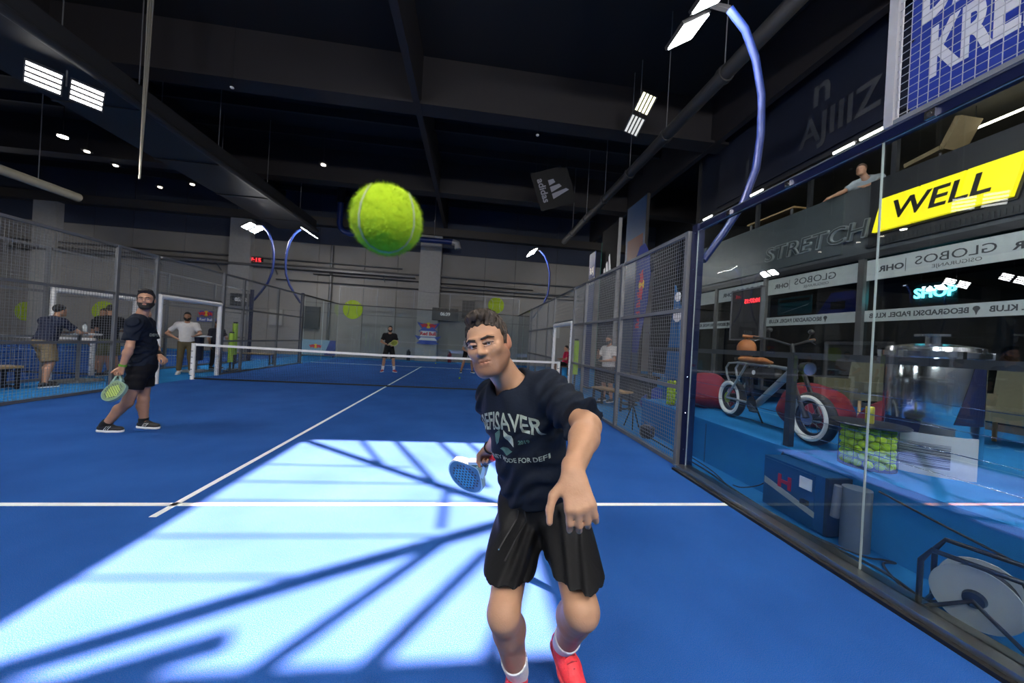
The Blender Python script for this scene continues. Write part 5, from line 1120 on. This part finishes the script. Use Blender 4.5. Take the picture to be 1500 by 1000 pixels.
MB().tube([wv+.034*(e1*math.cos(q)+e2*math.sin(q)) for q in np.linspace(0, 2*math.pi, 24, endpoint=False)], .005, 8, closed=True).build('wrist_cord', M_black, man, True)
MB().tube([gb, gb+CR*.035+CU*.01, gb+CR*.05+CU*.04, gb+CR*.03+CU*.055, wv+e1*.03], .0035, 8).build('wrist_loop', M_black, man, True)
racket('teal padel racket held by the man in front', gb, rk_ax, (lambda n: n if n@CF < 0 else -n)(np.cross(rk_ax, nz(CR*.66-CU*.75))), (.012, .12, .19), (.42, .62, .60), (.02, .26, .36), (.65, .01, .03))
# --- bearded player on the left
d1, d2 = 4.50, 4.74
J = dict(head=P(214, 439, 4.60), neck=P(205, 464, 4.62), pel=P(208, 534, 4.64), shR=P(197, 474, 4.44), elR=P(190, 508, 4.36), wrR=P(179, 537, 4.36), shL=P(214, 473, 4.80), elL=P(226, 506, 4.86), wrL=P(234, 521, 4.74),
         hipR=P(203, 546, 4.56), knR=P(186, 590, 4.50), anR=P(154, 622, d1), hipL=P(211, 546, 4.72), knL=P(210, 584, 4.72), anL=P(211, 617, d2), toR=P(174, 631, d1+.02), toL=P(238, 626, d2))
hf2 = nz(-CF*.80+CR*.60); rt2 = nz(J['shR']-J['shL'])
man2, info2 = person('person', 'bearded man in navy T-shirt walking with a green padel racket', J, dict(s=1.05, h=.0068, skin=S2, hair=H2, hf=hf2, hu=CU+CR*.0, beard=.004, hairt=.013, top=1.12, hl=(.086, .092), hlt=.80, fat=1.12, shirt=navy_t, shorts=cloth('black_short2', (.007, .007, .009)), hem=.0, loose=.006, slv=.72, slr=.012, leg=.52, flare=.015,
    shoe=blk_sh, sock=mat('sock_black', (.012, .012, .013), .8), sockl=.16, laces=True, handR=dict(f=nz(P(172, 560, 4.36)-J['wrR']), s=-CR, c=C_GRIP, t=T_GRIP), handL=dict(f=nz(CR*.8-CU*.6), s=-CF, c=(.9, .9, .5))))
racket('pale green padel racket held by the bearded player', P(177, 541, 4.40), nz(-CU*.80-CF*.50+CR*.33), nz(-CF*.75+CU*.6), (.16, .25, .15), (.20, .32, .27), (.40, .55, .12), (.02, .02, .02))
for j_, m_, nm in ((J['wrR'], mat('band_green', (.12, .30, .02), .6), 'wristband'), (J['wrL'], M_black, 'sweatband')):
    e = J['elR'] if nm == 'wristband' else J['elL']; a_ = nz(e-j_); MB().tube([j_+a_*.01, j_+a_*(.035 if nm == 'wristband' else .08)], .039, 14).build(nm, m_, man2, True)
o = text('chest_print', 'DEFISAVER', .05, J['neck']*.62+J['pel']*.38+nz(CR*.75-CF*.65)*.4+nz(CR*.65+CF*.75)*.17, nz(CR*.65+CF*.75), ZZ, prn, man2, .0002, .8, .002); project(o, info2['shirt'], -nz(CR*.75-CF*.65), .004)
for k, (an, to) in enumerate(((J['anR'], J['toR']), (J['anL'], J['toL']))):
    f_ = orth(ZZ, to-an); sde = np.cross(f_, ZZ)
    for q in range(3): MB().bar(an+f_*(.03+.022*q)+sde*.051-ZZ*.052, an+f_*(.055+.022*q)+sde*.040-ZZ*.010, .003, .010, sde).build('shoe_stripe', M_white, man2)
# --- others
def dress(name, label, J, yaw, tilt=0, **k):
    b = dict(s=1.0, h=.014, skin=S2, hair=H2, hf=dirv(yaw, 0, -1, tilt), hu=V(0, 0, 1), shirt=cloth('black_tee', (.012, .012, .014)), shorts=blk_s, shoe=blk_sh, hem=-.02, loose=.008, slv=.7); b.update(k)
    return person(name, label, J, b)
black_tee = cloth('black_tee', (.012, .012, .014)); white_tee = cloth('white_tee', (.62, .60, .58)); khaki = cloth('khaki', (.22, .17, .10)); olive = cloth('olive', (.11, .11, .06)); brown = cloth('brown_trouser', (.11, .085, .045))
yw = .25
Jf = stand(-.85, 3.97, yw, 1.83, elR=(-.30, -.0, 1.16), wrR=(-.10, -.24, 1.07), elL=(.30, .0, 1.16), wrL=(.12, -.25, 1.04), knR=(-.16, -.07, .50), knL=(.17, -.07, .50), anR=(-.20, .03, .085), anL=(.22, .03, .085), toR=(-.26, -.15, .03), toL=(.30, -.13, .03))
dress('person', 'black clothed player with yellow racket waiting beyond the net', Jf, yw, beard=.007, hairt=.004, shirt=black_tee, shoe=mat('shoe_crimson', (.4, .02, .04), .6), sock=wht_sock, sockl=.4, leg=.9)
racket('yellow padel racket held before the far black clothed player', Jf['wrR']+V(-.02, -.06, -.02), nz(dirv(yw, 1, -.2, .28)), nz(V(0, -1, .5)), (.35, .4, .05), (.5, .52, .3), (.25, .3, .03), (.02, .02, .02))
yw = .3
Jg = stand(2.2, 5.1, yw, 1.80, neck=(0, -.22, 1.36), head=(0.02, -.30, 1.53), shR=(-.185, -.20, 1.31), shL=(.185, -.20, 1.31), elR=(-.30, -.25, 1.04), wrR=(-.14, -.42, .93), elL=(.30, -.25, 1.04), wrL=(.1, -.45, .92), knR=(-.18, -.1, .5), knL=(.18, -.1, .5), anR=(-.25, .03, .085), anL=(.25, .03, .085), toR=(-.3, -.15, .03), toL=(.3, -.15, .03))
dress('person', 'pale shirted player crouching beyond the net beside the loose ball', Jg, yw, shirt=cloth('pale_tee', (.35, .36, .37)), skin=S3)
racket('dark padel racket held by the crouching far player', Jg['wrR']+V(0, -.06, 0), nz(V(.8, -.5, .4)), V(0, -1, .4), (.02, .02, .03), (.05, .05, .06), (.2, .05, .05), (.02, .02, .02))
yw = .55
Jw = stand(-5.82, .95, yw, 1.80, elR=(-.42, .08, 1.16), wrR=(-.20, -.02, 1.02), elL=(.30, -.08, 1.18), wrL=(.20, -.30, 1.12))
dress('person', 'bearded man in white T-shirt and brown trousers, hand on hip', Jw, yw, beard=.008, shirt=white_tee, shorts=brown, leg=2, shoe=mat('shoe_white', (.6, .6, .57), .6), skin=S3)
yw = 1.2
Jh = stand(-6.12, 2.6, yw, 1.62, elL=(.28, -.1, 1.15), wrL=(.15, -.32, 1.12))
dress('person', 'long haired woman in dark clothes behind the neon sleeve posts', Jh, yw, hair=H3, long=True, shirt=cloth('dark_top', (.03, .03, .045)), shorts=cloth('dark_trouser', (.015, .015, .02)), leg=2, s=.92)
yw = math.pi-.15
J1 = stand(-6.42, -1.82, yw, 1.78, neck=(0, -.14, 1.42), head=(-.0, -.22, 1.60), shR=(-.20, -.12, 1.37), shL=(.20, -.12, 1.37), elL=(.28, -.28, 1.12), wrL=(.10, -.42, 1.13), elR=(-.30, -.34, 1.14), wrR=(-.12, -.56, 1.13), knR=(-.16, .0, .49), anR=(-.22, .12, .085), toR=(-.26, -.06, .03), knL=(.10, -.16, .49), anL=(.10, -.10, .085), toL=(.1, -.29, .03))
dress('person', 'man in navy polo and khaki shorts leaning on the standing table', J1, yw, shirt=cloth('navy_polo', (.02, .025, .05)), shorts=khaki, fat=1.12, leg=.92, hairt=.014, flare=.03)
yw = math.pi+.35
J2 = stand(-6.78, -.15, yw, 1.84, elL=(.27, -.12, 1.16), wrL=(.10, -.3, 1.14), elR=(-.27, -.10, 1.16), wrR=(-.10, -.3, 1.14), anR=(-.20, .08, .085), anL=(.18, -.1, .085))
dress('person', 'man in black T-shirt and olive shorts seen from behind at the table', J2, yw, shirt=black_tee, shorts=olive, fat=1.05, leg=.9, flare=.03, skin=S3)
yw = .25
J3 = stand(-7.55, .55, yw, 1.75); dress('person', 'man in dark clothes facing the court behind the standing table', J3, yw, shirt=cloth('charcoal_tee', (.03, .03, .035)), skin=S3, shorts=cloth('blue_short', (.02, .03, .15)))
yw = math.pi*.75
J4 = stand(-6.75, .75, yw, 1.80); dress('person', 'man in white shirt half hidden behind the bearded player', J4, yw, shirt=cloth('offwhite_tee', (.5, .5, .5)), leg=2, shorts=cloth('grey_trouser', (.06, .06, .07)))
# seated
def sit(x, y, z, yaw, Hh=1.78, **ov):
    o = dict(pel=(0, 0, z+.12), neck=(0, .06, z+.64), head=(0, .03, z+.83), shR=(-.185, .07, z+.585), shL=(.185, .07, z+.585), elR=(-.26, -.02, z+.32), elL=(.26, -.02, z+.32), wrR=(-.16, -.24, z+.30), wrL=(.16, -.24, z+.30), hipR=(-.09, -.02, z+.09), hipL=(.09, -.02, z+.09), knR=(-.13, -.43, z+.08), knL=(.13, -.43, z+.08), anR=(-.13, -.48, z-.33), anL=(.13, -.48, z-.33), toR=(-.14, -.67, z-.38), toL=(.14, -.67, z-.38)); o.update(ov); return stand(x, y, yaw, 1.8, **o)
yw = -math.pi/2+.45
Js = stand(6.02, -1.1, yw, 1.80, elR=(-.28, -.12, 1.16), wrR=(-.10, -.30, 1.30), elL=(.28, -.10, 1.14), wrL=(.12, -.32, 1.10)); dress('person', 'man in white T-shirt standing with raised arm behind the fence bench', Js, yw, shirt=white_tee, shorts=cloth('grey_short', (.03, .028, .03)), skin=S3, beard=.006, leg=.95, flare=.03, fat=1.1)
yw = -math.pi/2
Jp = sit(6.75, 5.8, .47, yw); dress('person', 'person in red shirt seated beyond the white gate frame', Jp, yw, shirt=cloth('red_tee', (.42, .02, .07)), skin=S3)
t = thing('chair', 'dark wooden chair under the person in red', 'chair', (6.75, 5.8, 0)); mw = mat('dark_wood', (.09, .045, .02), .6); MB().span((6.5, 5.55, .43), (7.0, 6.05, .47)).build('seat', mw, t); MB().span((6.97, 5.57, .47), (7.0, 6.03, .95)).build('backrest', mw, t)
for a in (6.53, 6.96):
    for b in (5.58, 6.02): MB().span((a-.02, b-.02, 0), (a+.02, b+.02, .43)).build('leg', mw, t)
yw = -math.pi/2+.35
Jb = stand(XF+.42, -3.75, yw, 1.78, neck=(.0, -.28, 1.18), head=(-.06, -.36, 1.36), shR=(-.185, -.25, 1.13), shL=(.185, -.25, 1.13), elR=(-.34, -.36, 1.0), wrR=(-.48, -.48, .92), elL=(.28, -.4, 1.0), wrL=(.1, -.5, .95), pel=(0, .1, .78), hipR=(-.09, .1, .74), hipL=(.09, .1, .74), knR=(-.1, .0, .42), knL=(.1, .0, .42))
for k in Jb: Jb[k] = Jb[k]+V(0, 0, 4.40-.35)
dress('person', 'man in pale T-shirt leaning out of the gallery opening', Jb, yw, shirt=cloth('pale_tee2', (.30, .34, .36)), skin=S3, hair=H3)
# ------------------------------------------------------------------ the flying ball
bc = P(567, 323, .332)
bv = nz(CAM-bc); bu = orth(bv, CU+CR*.1); bm_ = np.cross(bu, bv); q2 = 1/math.sqrt(2)
RB = np.stack([bv*q2+bm_*q2, -bv*q2+bm_*q2, bu], 1)
fb = ball(bc, 'yellow tennis ball flying in mid air towards the camera', None, 1, tuple(Matrix([list(r) for r in RB]).to_euler()))
fz = MB(); 
for k in range(5200):
    v = nz(rng.normal(size=3)); t_ = nz(rng.normal(size=3)); a = v*.0325; tip = v*(.0325+rng.uniform(.0008, .0028))+t_*.0012; s1 = nz(np.cross(v, t_))*.00022
    fz.add([a+s1, a-s1, tip], [(0, 1, 2)])
me = bpy.data.meshes.new('fuzz'); me.from_pydata(fz.v, [], fz.f); me.materials.append(M_ball); o = bpy.data.objects.new('fuzz', me); COL.objects.link(o); o.parent = fb; o['kind'] = 'stuff'
tx = text('ball_print', 'II', .011, (0, 0, 0), PX_, ZZ, M_black, None, .0002, 1, .0003); R = np.stack([CR, nz(CU-CF*.0), -CF], 1)
nrm = nz(-CF*.45+CU*.9); xx_ = CR; yy_ = np.cross(nrm, xx_)
co = np.array([v.co[:] for v in tx.data.vertices]); bvh = None; inv = np.array(Matrix.LocRotScale(fb.location, fb.rotation_euler, None).inverted())
for v, c in zip(tx.data.vertices, co):
    w_ = nz(nrm*.033+xx_*c[0]+yy_*c[2])*.0338+bc; l_ = inv@np.append(w_, 1); v.co = l_[:3]
tx.parent = fb
# ------------------------------------------------------------------ origins of single-mesh things to their base
for o in list(COL.objects):
    if o.type == 'MESH' and o.parent is None and o.data.users == 1 and 'category' in o and not o.children:
        n = len(o.data.vertices); co = np.empty(n*3); o.data.vertices.foreach_get('co', co); co = co.reshape(-1, 3)
        c = (co.min(0)+co.max(0))/2; c[2] = co[:, 2].min(); co -= c; o.data.vertices.foreach_set('co', co.ravel()); o.location = tuple(c); o.data.update()
